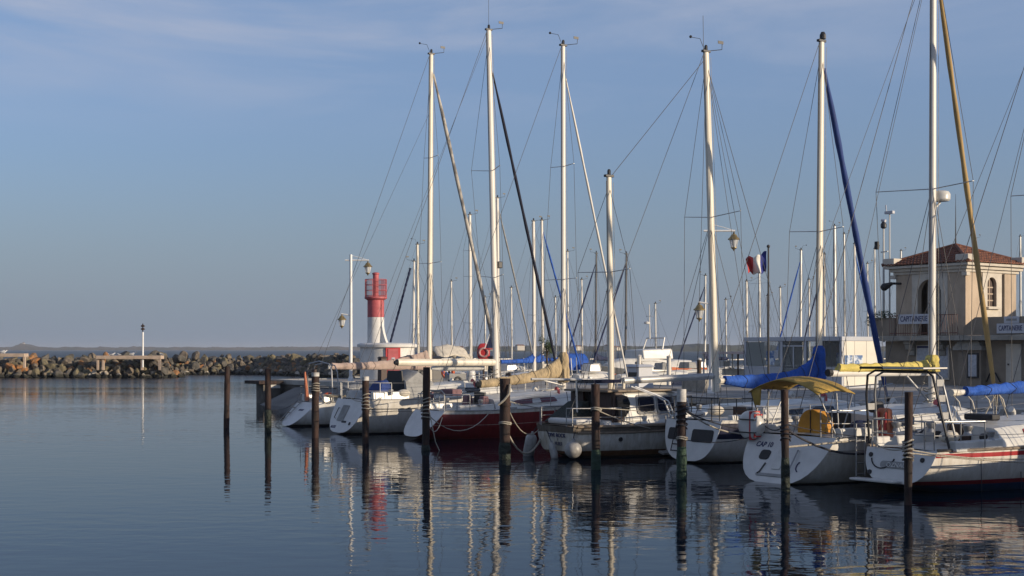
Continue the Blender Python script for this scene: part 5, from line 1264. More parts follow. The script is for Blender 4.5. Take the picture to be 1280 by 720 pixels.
# small deck gear on the front boats
def gear(bt_, xh, zh, xw):
    """hatch, dorade vents, winches and a coil at the mast foot"""
    b = MB(); b.box((xh, 0, zh), (.5, .5, .07), tx=.92, ty=.92); o = bt_.t; q = b.build('hatch', 'white', o, bevel=.015); MB().box((xh, 0, zh + .04), (.4, .4, .015)).build('hatch_pane', 'glass', q)
    for sd_ in (1, -1):
        e = bt_.edge(xw, sd_); b = MB(); b.lathe((e.x, e.y * .78, e.z + .18), [(.09, 0), (.06, .06), (.09, .14), (.09, .18), (.03, .2)], 12); b.build('winch', 'steel', o, smooth=35)
        e = bt_.edge(xh + .2, sd_); b = MB(); b.tube([(e.x, e.y * .45, e.z + .3), (e.x, e.y * .45, e.z + .52), (e.x - .12, e.y * .45, e.z + .58)], [.05, .05, .08], 10); b.build('vent_cowl', 'white' if sd_ > 0 else 'redlt', o, smooth=True)
        e = bt_.edge(xw + 1.1, sd_); b = MB(); b.box((e.x, e.y * .93, e.z + .05), (.26, .05, .07)); b.build('cleat', 'steel', o)
    mz = bt_.edge(bt_.mast[0].x, 1).z + .45; b = MB(); x0_ = bt_.mast[0].x
    b.tube([(x0_ - .12 + .12 * math.cos(i * .8), .16 * math.sin(i * .8), mz + .02 * i + .03 * math.sin(i * 2.1)) for i in range(28)], .016, 5); b.build('halyard_coil', 'rope', o, smooth=True)
gear(A, 5.4, 1.45, 2.0); gear(B_, 5.2, 1.78, 1.6); gear(Cb, 5.6, 1.48, 2.2); gear(E, 4.6, 1.55, 1.4); gear(Fb, 5.0, 1.62, 2.1); gear(G, 5.2, 1.5, 2.0)
for bt_, xb_, yb_, m_ in ((A, 2.2, .5, 'orng'), (Fb, 2.2, .7, 'cream'), (Fb, 2.0, -.9, 'navy'), (G, 1.7, -.2, 'cream'), (E, 1.5, .4, 'cream'), (B_, 2.2, -.9, 'cream')):
    e = bt_.edge(xb_, 1); b = MB(); b.ball((xb_, yb_, e.z + .22), .2, 10, (1.3, 1, .7)); b.build('cockpit_cushion', m_, bt_.t, smooth=True)
# ================================================================== piles, ropes, fenders and loose gear
PR = 21.6
PILES = [  # px, top y, radius in pixels, label, white cap, weed to y
    (283, 458, 3.6, 'rusty mooring pile farthest left, standing alone in open water', 0, 543),
    (335, 461, 3.8, 'dark mooring pile second from left, in front of the small landing platform', 0, 512),
    (394, 466, 4.6, 'rusty mooring pile with pale rope coils before the leftmost sailboat', 1, 549),
    (457, 471, 4.2, 'mooring pile in front of the oval stern panel of the second sailboat', 1, 553),
    (532, 459, 4.6, 'dark mooring pile wound with rope beside the red sailboat stern', 0, 556),
    (631, 473, 6.6, 'thickest rusty mooring pile, before the red hull and under the tan sail cover', 0, 553),
    (745, 480, 5.2, 'rusty mooring pile with green weed at its foot, before the old white ketch', 0, 562),
    (852, 487, 5.6, 'mooring pile with a white painted top and green foot, before the navy banded sailboat', 2, 556),
    (982, 487, 4.8, 'dark mooring pile standing before the CAP 10 stern', 0, 572),
    (1135, 490, 5.0, 'rightmost rusty mooring pile, before the stern with the grey name board', 0, 634)]
PW = {}
for px, ty, rp, lab, capk, wy in PILES:
    s = s_at(px, PR); p = RS(PR, s); Y = p.y; sc = Y / FPX; top = CAMH - (ty - HZY) * sc; r = rp * sc; zw = max(.02, CAMH - (wy - HZY) * sc)
    t = thing('mooring_pile', p, 0, lab, 'mooring pile', 'mooring piles in the harbour water'); PW[px] = (p, top, r)
    lean = (RND.uniform(-.015, .015), RND.uniform(-.015, .015))
    b = MB(); n = 9; zs = [-1.2 + (top + 1.2) * i / n for i in range(n + 1)]
    b.tube([(lean[0] * z, lean[1] * z, z) for z in zs], [r * (1 + .05 * math.sin(z * 5 + px)) for z in zs], 14); b.build('shaft', 'rust', t, smooth=50)
    if zw > .06:
        b = MB(); zz = [-.6 + (zw + .6) * i / 8 for i in range(9)]; b.tube([(lean[0] * z, lean[1] * z, z) for z in zz], [r * (1.08 + .14 * abs(math.sin(z * 9 + px))) if i < 8 else r * 1.01 for i, z in enumerate(zz)], 14); b.build('weed', 'weed' if px not in (852, 745) else mat('green_weed_%d' % 0, (.02, .05, .03), .75, scale=8, bump=.06, bscale=10), t, smooth=60)
    if capk:
        b = MB(); h = .12 if capk == 1 else .28; b.tube([(lean[0] * top, lean[1] * top, top - h), (lean[0] * top, lean[1] * top, top + .01)], r * 1.06, 14); b.build('painted_top', 'chalk', t, smooth=50)
    if px == 631:
        b = MB(); b.tube([(0, 0, top - .75), (0, 0, top - .66)], r * 1.18, 16); b.build('collar', 'rust', t, smooth=40)
def pp(px, py):
    p, top, r = PW[px]; return V((p.x, p.y, CAMH - (py - HZY) * p.y / FPX))
def ropewrap(px, py, turns, label, m='rope', rr=.018, hgt=.25):
    p, top, r = PW[px]; c = pp(px, py); b = MB(); n = int(turns * 12)
    b.tube([c + V(((r + .02 + .012 * math.sin(i * 1.7)) * math.cos(i * pi / 6), (r + .02) * math.sin(i * pi / 6), hgt * (i / n - .5) + .02 * math.sin(i))) for i in range(n + 1)], rr, 6)
    tag(b.build('rope_coil', m, None, smooth=True), label, 'rope')
ropewrap(394, 484, 4.5, 'pale rope wound near the top of the pile before the leftmost sailboat', hgt=.35)
ropewrap(457, 503, 5, 'pale rope wound round the pile before the second sailboat', hgt=.55)
ropewrap(532, 511, 6, 'tan rope wound thickly round the pile left of the red hull', hgt=.65)
ropewrap(631, 529, 2, 'rope ring round the thickest pile halfway up', hgt=.08)
ropewrap(745, 511, 2.5, 'pale rope turn round the pile before the ketch', hgt=.1)
ropewrap(852, 548, 2, 'pale rope band low on the white topped pile', hgt=.08)
ropewrap(852, 520, 5, 'dark rope wound round the middle of the white topped pile', 'ropeb', hgt=.6)
ropewrap(982, 541, 4, 'dark rope wound round the pile before the CAP 10 stern', 'ropeb', hgt=.35)
ropewrap(1135, 563, 5, 'pale rope wound round the rightmost pile', hgt=.4)
def md(boat, px, py, x, y, dz, d, label, m='rope', r=.015):
    a = pp(px, py); e = boat.place(V((x, y, dz))); mooring(label, sag(a, e, d), m, r)
md(A, 394, 480, 1.6, -.95, 1.0, .35, 'slack pale rope from the pile to the stern of the leftmost sailboat')
md(A, 335, 512, .9, .7, .95, .15, 'thin dark rope from the second pile to the leftmost sailboat', 'ropeb', .01)
md(B_, 457, 505, 1.2, -1.05, 1.3, .25, 'pale rope from the pile to the starboard quarter of the second sailboat')
md(B_, 457, 500, 1.0, 1.0, 1.3, .1, 'short pale rope from the pile to the port quarter of the second sailboat')
md(Cb, 532, 512, 1.0, .7, 1.0, .25, 'tan rope hanging from the rope wound pile to the red sailboat port quarter')
md(Cb, 532, 515, 2.4, -1.35, .95, .62, 'long slack tan rope hanging over the red hull towards its cockpit')
md(Cb, 532, 520, 1.0, -.6, .9, .55, 'slack pale loop hanging from the rope wound pile across the red boat stern')
mooring('loose rope end dangling from the rope wound pile into the water', [pp(532, 515) + V((.12, -.12, 0)), pp(532, 535) + V((.22, -.15, 0)), pp(532, 552) + V((.30, -.15, 0)), pp(532, 566) + V((.45, -.1, 0))], r=.014)
md(Cb, 631, 500, 6.0, -1.45, 1.0, .15, 'taut pale rope from the thickest pile to the red sailboat side')
md(D, 631, 532, .2, .75, .8, .75, 'heavy slack rope hanging from the thickest pile to the ketch stern', r=.028)
md(D, 631, 500, .1, .8, .85, .55, 'lighter slack rope from the thickest pile to the ketch port quarter')
mooring('loop of pale rope hung over the top of the thickest pile', [pp(631, 480) + V((.15, -.13, 0)), pp(631, 492) + V((.12, -.17, 0)), pp(631, 500) + V((-.02, -.19, 0)), pp(631, 506) + V((-.18, -.16, 0))], r=.03)
md(D, 745, 512, 2.2, -1.4, .8, .05, 'taut pale rope from the weedy pile to the ketch side')
md(D, 745, 510, 2.6, -1.3, 1.2, -.02, 'second pale rope from the weedy pile up to the ketch rail', r=.012)
md(E, 852, 505, 1.5, .9, 1.2, .12, 'dark rope from the white topped pile to the navy banded sailboat', 'ropeb', .018)
md(E, 852, 510, 2.5, -1.35, 1.15, .5, 'pale slack rope from the white topped pile along the navy band', r=.02)
md(E, 852, 512, 2.8, -1.4, .95, .28, 'dark slack rope from the white topped pile to the navy band', 'ropeb', .016)
mooring('thin dark line from the white topped pile to the CAP 10 stern', sag(pp(852, 549), Fb.place(Fb.tr(1.0, 1.0, .04)), .12), 'ropeb', .010)
md(Fb, 982, 536, 3.4, -1.6, 1.15, .55, 'black slack hose-like rope from the pile along the CAP 10 hull side', 'ropeb', .024)
md(Fb, 982, 532, .9, 1.0, 1.2, .1, 'dark rope from the pile to the CAP 10 port quarter', 'ropeb', .014)
md(Fb, 982, 559, 1.9, -1.5, 1.0, .0, 'taut pale rope from the pile to the CAP 10 starboard quarter', r=.022)
md(Fb, 982, 530, 4.4, -1.62, 1.05, .2, 'thin dark line from the pile to the CAP 10 side deck', 'ropeb', .010)
md(G, 1135, 562, 5.2, -1.72, .82, .22, 'long pale rope from the rightmost pile along the red striped hull', r=.014)
md(G, 1135, 566, 3.4, -1.66, .55, .04, 'pale rope running low from the rightmost pile to the red striped hull', r=.013)
md(G, 1135, 560, .5, .9, 1.0, .1, 'pale rope from the rightmost pile to the gantry boat port quarter')
for q, x_, top_ in ((0, 1.45, .92), (1, 2.6, .6)):
    p = G.side(x_, -1, 1.0 - top_ + .1) + V((0, -.03, 0)); mooring(['thin dark line hanging down the red striped hull near its stern', 'thin dark line hanging from the low rope on the red striped hull'][q], [G.place(p), G.place(V((p.x, p.y - .02, .02)))], 'ropeb', .008)
# fenders
def bt(boat, x, side, dz, out): p = boat.side(x, side, 0.02); return boat.place(V((p.x, p.y + side * out, dz)))
fender('big grey white sausage fender hanging at the ketch stern, leftmost of three', D.place(V((-.22, .95, .27))), 'fender', 'long', (0, .3), D.place(V((.0, .85, .88))), L=.72, r=.16)
fender('small white fender with a dirty tip hanging at the middle of the ketch stern', D.place(V((-.2, -.12, .17))), 'fender', 'long', (0, -.35), D.place(V((-.05, .4, .75))), L=.5, r=.105)
fender('round white ball fender hanging by a blue eye from the ketch stern', D.place(V((-.10, -.86, .27))), 'fender', 'ball', (0, 0), D.place(V((.05, -.82, .88))), r=.235)
fender('white fender hanging against the red hull behind the thickest pile', bt(Cb, 5.5, -1, .55, .14), 'fender', 'long', (0, 0), Cb.place(Cb.edge(5.5, -1) + V((0, 0, .5))), L=.75, r=.12)
fender('navy blue teardrop fender hanging beside the CAP 10 stern', E.place(E.side(2.9, -1, .75) + V((0, -.24, 0))), 'fenderd', 'long', (0, 0), E.place(E.edge(2.9, -1) + V((0, 0, .05))), L=.8, r=.2)
# plate standing off the ketch side (white leeboard-like steps)
for x_, lab in ((2.85, 'grimy white boarding step hanging at the middle of the ketch side'), (5.5, 'grimy white boarding step hanging at the forward end of the ketch side')):
    p = D.side(x_, -1, .36); t = thing('boarding_step', D.place(p), RZ, lab, 'step')
    b = MB(); b.box((.0, -.14, -.42), (.75, .22, .06), rot=Matrix.Rotation(.25, 3, 'X')); b.build('tread', 'fender', t, bevel=.01)
    for dx in (-.12, .12):
        b = MB(); b.tube([(dx, -.05, .6), (dx, -.1, -.38)], .02, 6); b.build('hanger', 'grey', t)
# life ring on the CAP 10 rail: white horseshoe pack with a red stripe
t = thing('life_ring', Fb.place(V((.62, 1.16, 1.22))), RZ, 'white horseshoe lifebuoy with a red stripe on the CAP 10 stern rail', 'lifebuoy')
b = MB(); b.loft([[V((.14 * q * math.cos(a_) if False else x_, (.34 * math.cos(a_)) * q, .34 * math.sin(a_) * q)) for a_ in [2 * pi * i / 20 for i in range(20)]] for x_, q in ((-.16, .55), (-.15, .85), (-.09, 1.0), (.09, 1.0), (.15, .85), (.16, .55))]); b.build('buoy', 'white', t, smooth=50)
for y_, w_2 in ((-.10, .05), (-.22, .04)):
    hh = math.sqrt(.345 ** 2 - y_ ** 2); b = MB(); b.box((0, y_, 0), (.33 if y_ > -.15 else .29, w_2, 2 * hh + .012)); b.build('stripe', 'red', t, bevel=.01)
for z in (.14, -.16): MB().box((-.01, -.02, z), (.35, .5, .025)).build('strap', 'dark', t)
# orange life jackets bundle at the gantry boat port quarter
t = thing('life_jacket_bag', G.place(V((1.2, 1.12, 1.34))), RZ, 'faded orange folded bag lashed to the rail between the two nearest sailboats', 'bag')
b = MB(); b.box((0, 0, 0), (.2, .42, .72), tx=.75, ty=.85); b.build('body', 'brick', t, bevel=.07, seg=3)
for y in (-.1, .08): MB().box((-.105, y, -.02), (.02, .05, .6)).build('strap', 'red', t)
MB().box((-.11, 0, -.16), (.03, .3, .06)).build('buckle_strap', 'cream', t)
# small outboard-motor shape on CAP 10 pushpit and grey gear in cockpits
t = thing('outboard_motor', Fb.place(V((1.9, -1.45, 1.55))), RZ, 'small grey outboard motor clamped to the CAP 10 starboard rail', 'outboard motor')
b = MB(); b.box((0, 0, .16), (.34, .24, .26), tx=.8, ty=.8); b.build('cowl', 'dark', t, bevel=.05); b = MB(); b.tube([(0, 0, .05), (0, 0, -.5)], .05, 8); b.build('leg', 'grey', t); b = MB(); b.ball((.02, 0, -.52), .07, 8, (1.6, .8, .8)); b.build('gearcase', 'grey', t, smooth=True)

# ================================================================== furniture on the quay
def q_at(px, Y): return V(((px - 640) * Y / FPX, Y, QZ))
# red housed lifebuoy on a post
t = thing('lifebuoy_station', q_at(604.5, 62), 0, 'red lifebuoy stand with a pale ring, left of the second tall mast base', 'lifebuoy stand')
b = MB(); b.tube([(0, .08, 0), (0, .08, 1.5)], .05, 8); b.build('post', 'varn', t)
b = MB(); b.loft([[V((.29 * q * math.copysign(abs(math.cos(a_)) ** .7, math.cos(a_)), y_, 1.62 + .40 * q * math.copysign(abs(math.sin(a_)) ** .7, math.sin(a_)))) for a_ in [2 * pi * i / 24 for i in range(24)]] for y_, q in ((.06, .9), (-.02, 1), (-.07, .93), (-.085, .8))]); b.build('housing', 'red', t, smooth=50)
b = MB(); b.torus((0, -.09, 1.60), .19, .05, 'y', 24, 8); b.build('ring', mat('faded_pink_ring', (.5, .3, .28), .6), t, smooth=True)
t = thing('navy_sail', q_at(615, 60), 0, 'navy blue triangular cloth with a white edge, just left of the second tall mast', 'sail')
b = MB(); b.add([(-.28, 0, 1.05 + .75), (.28, 0, 1.05 + .75), (.26, 0, 3.3), (.13, 0, 2.9)], [(0, 1, 2, 3)]); o = b.build('cloth', 'navy', t); md_ = o.modifiers.new('cloth', 'SOLIDIFY'); md_.thickness = .02
b = MB(); b.tube([(-.34, -.02, 1.75), (.2, -.02, 3.3)], .022, 6); b.build('luff_edge', 'post', t); b = MB(); b.tube([(-.34, -.02, 1.76), (.3, -.02, 1.76)], .03, 6); b.build('foot_bar', 'red', t); b = MB(); b.tube([(.27, 0, 0), (.27, 0, 3.3)], .03, 6); b.build('pole', 'mastg', t)
def pedestal(px, Y, h, lab, m='pvc', w=.3, cap=None):
    t = thing('service_pedestal', q_at(px, Y), RZ, lab, 'pedestal'); b = MB(); b.box((0, 0, h / 2), (w, w, h), tx=.9, ty=.9); b.build('body', m, t, bevel=.02)
    b = MB(); b.box((0, 0, h + .05), (w * 1.15, w * 1.15, .1), tx=.7, ty=.7); b.build('cap', cap or m, t, bevel=.015); b = MB(); b.box((-w / 2 * .96, 0, h * .62), (.03, w * .6, h * .3)); b.build('socket_panel', 'dark', t)
pedestal(799.5, 58, 1.0, 'white service box with two dark sockets on the quay left of the ketch davit', w=.85)
pedestal(528, 70, 1.3, 'dark grey cabinet on the jetty right of the lighthouse door', 'dark', w=1.6)
pedestal(514.5, 70, 1.35, 'slim grey pedestal beside the lighthouse door', 'grey', w=.45)
pedestal(478, 74, 1.25, 'dark maroon post in front of the lighthouse base', 'varn', w=.4)
pedestal(617, 61, 1.35, 'dark red pedestal under the navy triangular cloth', 'varn', w=.4)
for px, Y, w, lab in ((872, 57, 1.0, 'larger dressed stone block on the quay left of the lamp post'), (883, 55.5, .8, 'smaller dressed stone block touching the lamp post foot')):
    t = thing('stone_block', q_at(px, Y), RZ, lab, 'stone block'); b = MB(); b.box((0, 0, .32), (.9, w, .64)); b.build('block', 'stone', t, bevel=.03)
# posts standing in the rear basin
for i, (px, ty, by) in enumerate(((799, 446, 473), (836, 447, 473), (874, 450, 474), (700, 452, 470))):
    Y = 3 * FPX / (by - HZY) if False else 86
    o = thing('mooring_post', V(((px - 640) * Y / FPX, Y, -.5)), 0, 'slim pale mooring post in the basin behind the jetty', 'mooring post', 'pale posts in the rear basin'); zt = CAMH - (ty - HZY) * Y / FPX
    b = MB(); b.tube([(0, 0, 0), (0, 0, zt + .5)], .14, 10); b.build('shaft', 'mast' if i != 2 else 'bark', o, smooth=True); b = MB(); b.lathe((0, 0, zt + .5), [(.15, 0), (.15, .08), (.05, .14)], 10); b.build('cap', 'chalk', o)
# tree beyond the jetty
def tree(px, Y, py0, py1, wpx, label, n=900, name='small_tree'):
    sc = Y / FPX; base = V(((px - 640) * sc, Y, QZ)); zt = CAMH - (py0 - HZY) * sc - QZ; zb = CAMH - (py1 - HZY) * sc - QZ
    t = thing(name, base, 0, label, 'tree'); rr = random.Random(px)
    b = MB(); b.tube([(0, 0, 0), (.05, 0, zb * .6), (0, 0, (zb + zt) / 2)], [.06, .05, .02], 7)
    b.build('trunk', 'bark', t, smooth=True)
    b = MB(); w = wpx * sc / 2
    for k in range(9):
        c = V((rr.uniform(-.75, .75) * w, rr.uniform(-.7, .7) * w, zb + (zt - zb) * rr.uniform(.15, .9))); leaves(b, c, (w * .38, w * .38, (zt - zb) * .24), n // 9, rr, .05)
    b.build('crown', 'leaf', t)
    for k in range(5):
        b = MB(); e = V((rr.uniform(-.6, .6) * w, rr.uniform(-.5, .5) * w, zb + (zt - zb) * rr.uniform(.4, .85))); b.tube([(0, 0, zb * .75), V((0, 0, zb)).lerp(e, .5), e], [.03, .02, .008], 5); b.build('limb', 'bark', t)
tree(683, 66, 420, 444, 24, 'small bushy tree on the jetty between the blue sail covers and the tan cover')
# stall-like frames near the cabin
t = thing('market_frame', q_at(919, 74), RZ, 'low open shelter with a faded pink roof left of the white cabin', 'shelter')
for x in (-1.1, 1.1):
    for y in (-1.3, 1.3):
        b = MB(); b.tube([(x, y, 0), (x, y, 1.5)], .05, 6); b.build('post', 'mast' if y > 0 else 'varn', t)
b = MB(); b.box((0, 0, 1.55), (2.6, 3.0, .12), tx=.8, ty=.85); b.build('roof', 'pinktan', t, bevel=.03); b = MB(); b.box((.4, 0, .5), (.6, 2.2, .35)); b.build('counter', 'cream', t); b = MB(); b.box((-.4, .6, .95), (.5, .7, .3)); b.build('crate', 'white', t)

# ================================================================== boats in the rear basin
def hm_simple(nm, base, stripe=None): return hull_mat(nm, base, [(.08, (.03, .03, .04))], [(.14, .20, stripe)] if stripe else (), dirt=.15)
HB = dict(w=hm_simple('far_hull_white', (.66, .65, .62)), wb=hm_simple('far_hull_blue_line', (.66, .65, .62), (.03, .08, .25)), n=hm_simple('far_hull_navy', (.02, .03, .07)), g=hm_simple('far_hull_grey', (.12, .13, .14)), b=hm_simple('far_hull_sky', (.10, .26, .45)), c=hm_simple('far_hull_cream', (.55, .5, .4)))
def far_boat(px, ty, Y, label, hm='w', rz=None, L=8.0, mw=4.0, mm='mast', sp=(.5,), spw=9, cover=None, jib=None, jib_dir=1, jib_dx=None, jpx=None, head=1, stay=True, wires=True, cab=True, boomdir=-1):
    """boat whose mast stands at image column px; the mast width mw in image pixels"""
    sc = Y / FPX; rz = RZ if rz is None else rz; R_ = Matrix.Rotation(rz, 3, 'Z'); mxp = L * .55
    o = V(((px - 640) * sc, Y, 0)) - R_ @ V((mxp, 0, 0))
    c = dict(loc=o, rz=rz, label=label, group=None, L=L, B=L * .31, tw=L * .2, fb=.95, fbow=1.25, rake=.3, zb=.04, hm=HB[hm], n=14, m=6)
    bt_ = Boat(c)
    if cab:
        h = bt_.house([(L * .28, .9, .78, .34), (L * .45, .95, .78, .44), (L * .68, .7, .52, .36), (L * .78, .4, .3, .16)])
        bt_.window(h, L * .36, L * .58, .35, .8); 
        bt_.coaming(L * .1, L * .28, .85, .2)
        b = MB(); b.box((L * .277, 0, 1.15), (.05, .55, .5)); b.build('companionway', 'varn', bt_.t)
        bt_.pushpit(L * .15, .55)
        bt_.lifelines((L * .35, L * .55, L * .75)); 
    zt = CAMH - (ty - HZY) * sc; bt_.spar('mast', mxp, 1.1, zt, rake=.08, r=mw * sc / 2, m=mm, tip=.75); bt_.head(head)
    zsp = [(1.1 + (zt - 1.1) * q, spw * sc / .8, .1, .02) for q in sp]
    if wires: bt_.rig(zsp, mxp - .1, r=.009); bt_.backstay(.3)
    else:
        for q in zsp: bt_.spreaders(*q)
    tops = CAMH - ((ty + 14) - HZY) * sc
    if jib: bt_.sail_roll(bt_.mpt(tops, .1), V((L - .2, 0, 1.5)), .065, jib)
    elif wires: bt_.wire('forestay', [V((L - .1, 0, 1.3)), bt_.mpt(zt - .2)], .009)
    if cover:
        bt_.boom(2.15, mxp - L * .36, 2.12, .06); bt_.cover(cover, .28, .16, .16, rise=.5, reach=.15)
    else: bt_.boom(2.1, mxp - L * .34, 2.08, .055)
    return bt_
LBL = 'white sailboat in the rear basin'
far_boat(516.5, 327, 100, 'white sailboat behind the lighthouse base with a slim white mast and navy dashed furled sail', mw=3.0, sp=(.45,), spw=9, jib=None, rz=RZ + pi)
far_boat(523, 306, 104, 'white sailboat behind the lighthouse with a pale yellowish mast and blue sail cover', mw=3.6, mm='mastc', sp=(.35,), cover='blue', head=2)
far_boat(588.5, 269, 96, 'sailboat with a cream awning over its cockpit behind the jetty, three spreaders on its mast', mw=4.6, sp=(.33, .62, .78), spw=10, cover='cream')
far_boat(623, 248, 98, 'sailboat mostly hidden behind the second tall mast, its mast rising just right of it', mw=4.2, sp=(.5,), jib='grey')
far_boat(668, 277, 92, 'sailboat with royal blue sail cover and a thick pale mast, left of the small tree', mw=5.0, sp=(.4,), cover='blue', hm='wb')
far_boat(678.5, 276, 95, 'sailboat with a blue furled sail beside the small tree, right of the twin masts', mw=4.0, sp=(.36,), cover='blue', jib='blue')
far_boat(710.5, 315, 108, 'sailboat with a slim dark mast and blue cockpit tent, right of the tan collar', mw=2.6, mm='mastg', sp=(.55,), cover='blue')
far_boat(744.5, 317, 112, 'sailboat with navy sail cover left of the ketch mizzen mast', mw=2.8, mm='wire', sp=(), cover='navy', jib='navy', rz=RZ + pi)
far_boat(782, 318, 104, 'sailboat with a dark mast and drooping dark sail cover right of the ketch mizzen', mw=3.0, mm='wire', sp=(), cover='navy', hm='n', jib='navy', rz=RZ + pi)
far_boat(881, 345, 118, 'sailboat behind the left lantern with dark mast and navy furled sail', mw=3.2, mm='mastg', sp=(), jib='navy', rz=RZ + pi, cover='navy')
far_boat(908, 375, 124, 'small sailboat with a short mast between the lamp post and the flagpole', mw=2.4, mm='mastg', sp=(), L=6.5)
far_boat(934, 352, 120, 'sailboat whose pale mast stands just left of the flagpole', mw=3.4, mm='mast', sp=(.5,), L=7)
far_boat(950, 342, 122, 'sailboat whose grey mast crossed by an aerial is seen behind the flag', mw=3.6, mm='mastg', sp=(.9,), spw=16, L=7)
far_boat(976, 360, 126, 'small sailboat with a slim white mast right of the flagpole', mw=2.6, sp=(), L=6.5)
far_boat(1000.5, 313, 116, 'sailboat with a tall dark mast and blue furled sail behind the white cabin', mw=4.2, mm='mastg', sp=(.25,), jib='blue', rz=RZ + pi, head=2)
far_boat(1030, 318, 118, 'sailboat with a white mast just right of the blue covered boom mast, navy furled sail', mw=4.0, sp=(.3,), jib='navy', rz=RZ + pi)
far_boat(1044, 283, 120, 'sailboat with the thickest grey far mast behind the right part of the white cabin', mw=5.2, mm='mastg', sp=(.3,), head=2)
far_boat(1056, 293, 122, 'sailboat with a leaning dark mast behind the cream end of the white cabin', mw=3.0, mm='mastg', sp=())
far_boat(1069, 305, 117, 'sailboat with a bright white mast and navy stay left of the blue furled sail', mw=3.6, sp=(.3,), jib='blue')
far_boat(1094, 311, 130, 'sailboat with a slim grey mast left of the camera mast', mw=2.6, mm='mastg', sp=())
far_boat(1127, 314, 132, 'sailboat far behind the harbour office, its dark masthead above the tiled eave', mw=2.8, mm='mastg', sp=())
far_boat(1220, 298, 128, 'sailboat whose grey masthead rises behind the right slope of the tiled roof', mw=3.0, mm='mastg', sp=())
far_boat(1276, 296, 126, 'sailboat whose grey masthead stands at the right edge above the roof', mw=3.4, mm='mastg', sp=(), head=1)
# navy dashed stay of the first far boat
t0 = [o for o in COL.objects if o.get('label', '').startswith('white sailboat behind the lighthouse base')][0]
Ri = Matrix.Rotation(-(RZ + pi), 3, 'Z')
a = Ri @ (P(513, 335, 100) - t0.location); e = Ri @ (P(488, 428, 100) - t0.location)
b = MB(); n = 40; b.tube([a.lerp(e, i / n) for i in range(n + 1)], [.075 + .02 * (i % 3 == 0) for i in range(n + 1)], 7); b.build('furled_sail', 'navy', t0)
# cream awning over the far cockpit
t0 = [o for o in COL.objects if o.get('label', '').startswith('sailboat with a cream awning')][0]
Ri = Matrix.Rotation(-RZ, 3, 'Z'); c0 = Ri @ (P(559, 442, 93) - t0.location)
b = MB(); rows = []
for i in range(9):
    q = i / 8; rows.append([c0 + V((-1.3 + 2.6 * q, y, .62 - .75 * abs(y) ** 1.3 - .25 * (2 * q - 1) ** 2 + .05 * math.sin(i * 2 + y * 6))) for y in [-1 + k / 6 for k in range(13)]])
b.loft(rows, closed=False); o = b.build('awning', 'cream', t0, smooth=60); o.modifiers.new('cloth', 'SOLIDIFY').thickness = .02
# blue tent
t0 = [o for o in COL.objects if 'blue cockpit tent' in o.get('label', '')][0]; c0 = Ri @ (P(716, 452, 100) - t0.location)
b = MB(); b.loft([[c0 + V((x_, .9 * math.cos(a_), -.6 + 1.2 * math.sin(a_))) for a_ in [pi * i / 10 for i in range(11)]] for x_ in (-.9, -.3, .3, .9)]); b.build('cockpit_tent', 'blue', t0, smooth=60)
# motor yacht with white flybridge
def motor_yacht():
    Y = 104; sc = Y / FPX; L = 8.5; rz = RZ + pi; R_ = Matrix.Rotation(rz, 3, 'Z'); o = V(((822 - 640) * sc, Y, 0)) - R_ @ V((1.5, 0, 0))
    bt_ = Boat(dict(loc=o, rz=rz, name='motor_yacht', cat='motor boat', label='motor yacht with a white flybridge and slate grey hull behind the ketch boom', L=L, B=3.2, tw=2.9, fb=1.25, fbow=1.9, rake=.05, zb=-.1, hm=HB['g'], n=16, m=6))
    bt_.house([(1.2, 1.3, 1.15, .9), (3.2, 1.35, 1.2, 1.0), (5.2, 1.1, .8, .8), (6.6, .6, .4, .25)]); h = [q for q in bt_.t.children if q.name.startswith('cabin')][0]
    for side in (1, -1): bt_.window(h, 1.7, 4.6, .35, .85, 'glass', side=side)
    b = MB(); b.loft([[V((1.0, y, z)) for y, z in ((-1.25, 2.25), (1.25, 2.25), (1.1, 3.05), (-1.1, 3.05))], [V((3.9, y, z)) for y, z in ((-1.15, 2.25), (1.15, 2.25), (1.0, 2.95), (-1.0, 2.95))]]); b.build('flybridge', 'white', bt_.t, bevel=.08)
    b = MB(); b.tube([(2.0, 1.1, 3.0), (1.7, 1.0, 3.85), (1.7, -1.0, 3.85), (2.0, -1.1, 3.0)], .06, 8); b.build('radar_arch', 'white', bt_.t, smooth=True)
    b = MB(); b.tube([(2.3, 0, 3.8), (2.35, 0, 6.4)], [.06, .03], 8); o2 = b.build('signal_mast', 'mast', bt_.t); b = MB(); b.lathe((2.6, 0, 4.9), [(.1, 0), (.22, .03), (.22, .16), (.08, .22)], 12); b.build('radar', 'white', o2)
    b = MB(); b.tube([(2.33, -.4, 5.5), (2.33, .4, 5.5)], .02, 5); b.build('cross_arm', 'mast', o2)
motor_yacht()
def small_boat(px, Y, hm, label, L=5, rz=pi / 2 + .35, cover=None, cat='small boat', fb=.8):
    sc = Y / FPX; R_ = Matrix.Rotation(rz, 3, 'Z'); o = V(((px - 640) * sc, Y, 0))
    bt_ = Boat(dict(loc=o, rz=rz, name='small_boat', cat=cat, label=label, L=L, B=L * .36, tw=L * .28, fb=fb, fbow=fb + .35, rake=.1, zb=.02, hm=HB[hm], tmat=HB[hm], n=14, m=6))
    bt_.house([(L * .3, .6, .5, .3), (L * .6, .55, .42, .34), (L * .8, .3, .2, .14)]); return bt_
small_boat(810, 92, 'b', 'small boat with a pale blue stern moored in front of the white flybridge yacht', 6)
M['orb'] = hm_simple('far_hull_orange', (.5, .12, .03)); HB['o'] = M['orb']; HB['r'] = hm_simple('far_hull_brick', (.36, .08, .06), (.6, .58, .5))
b5 = small_boat(874, 112, 'o', 'orange and dark blue motor boat right of the white flybridge yacht', 7.5, RZ + pi, cat='motor boat', fb=1.5)
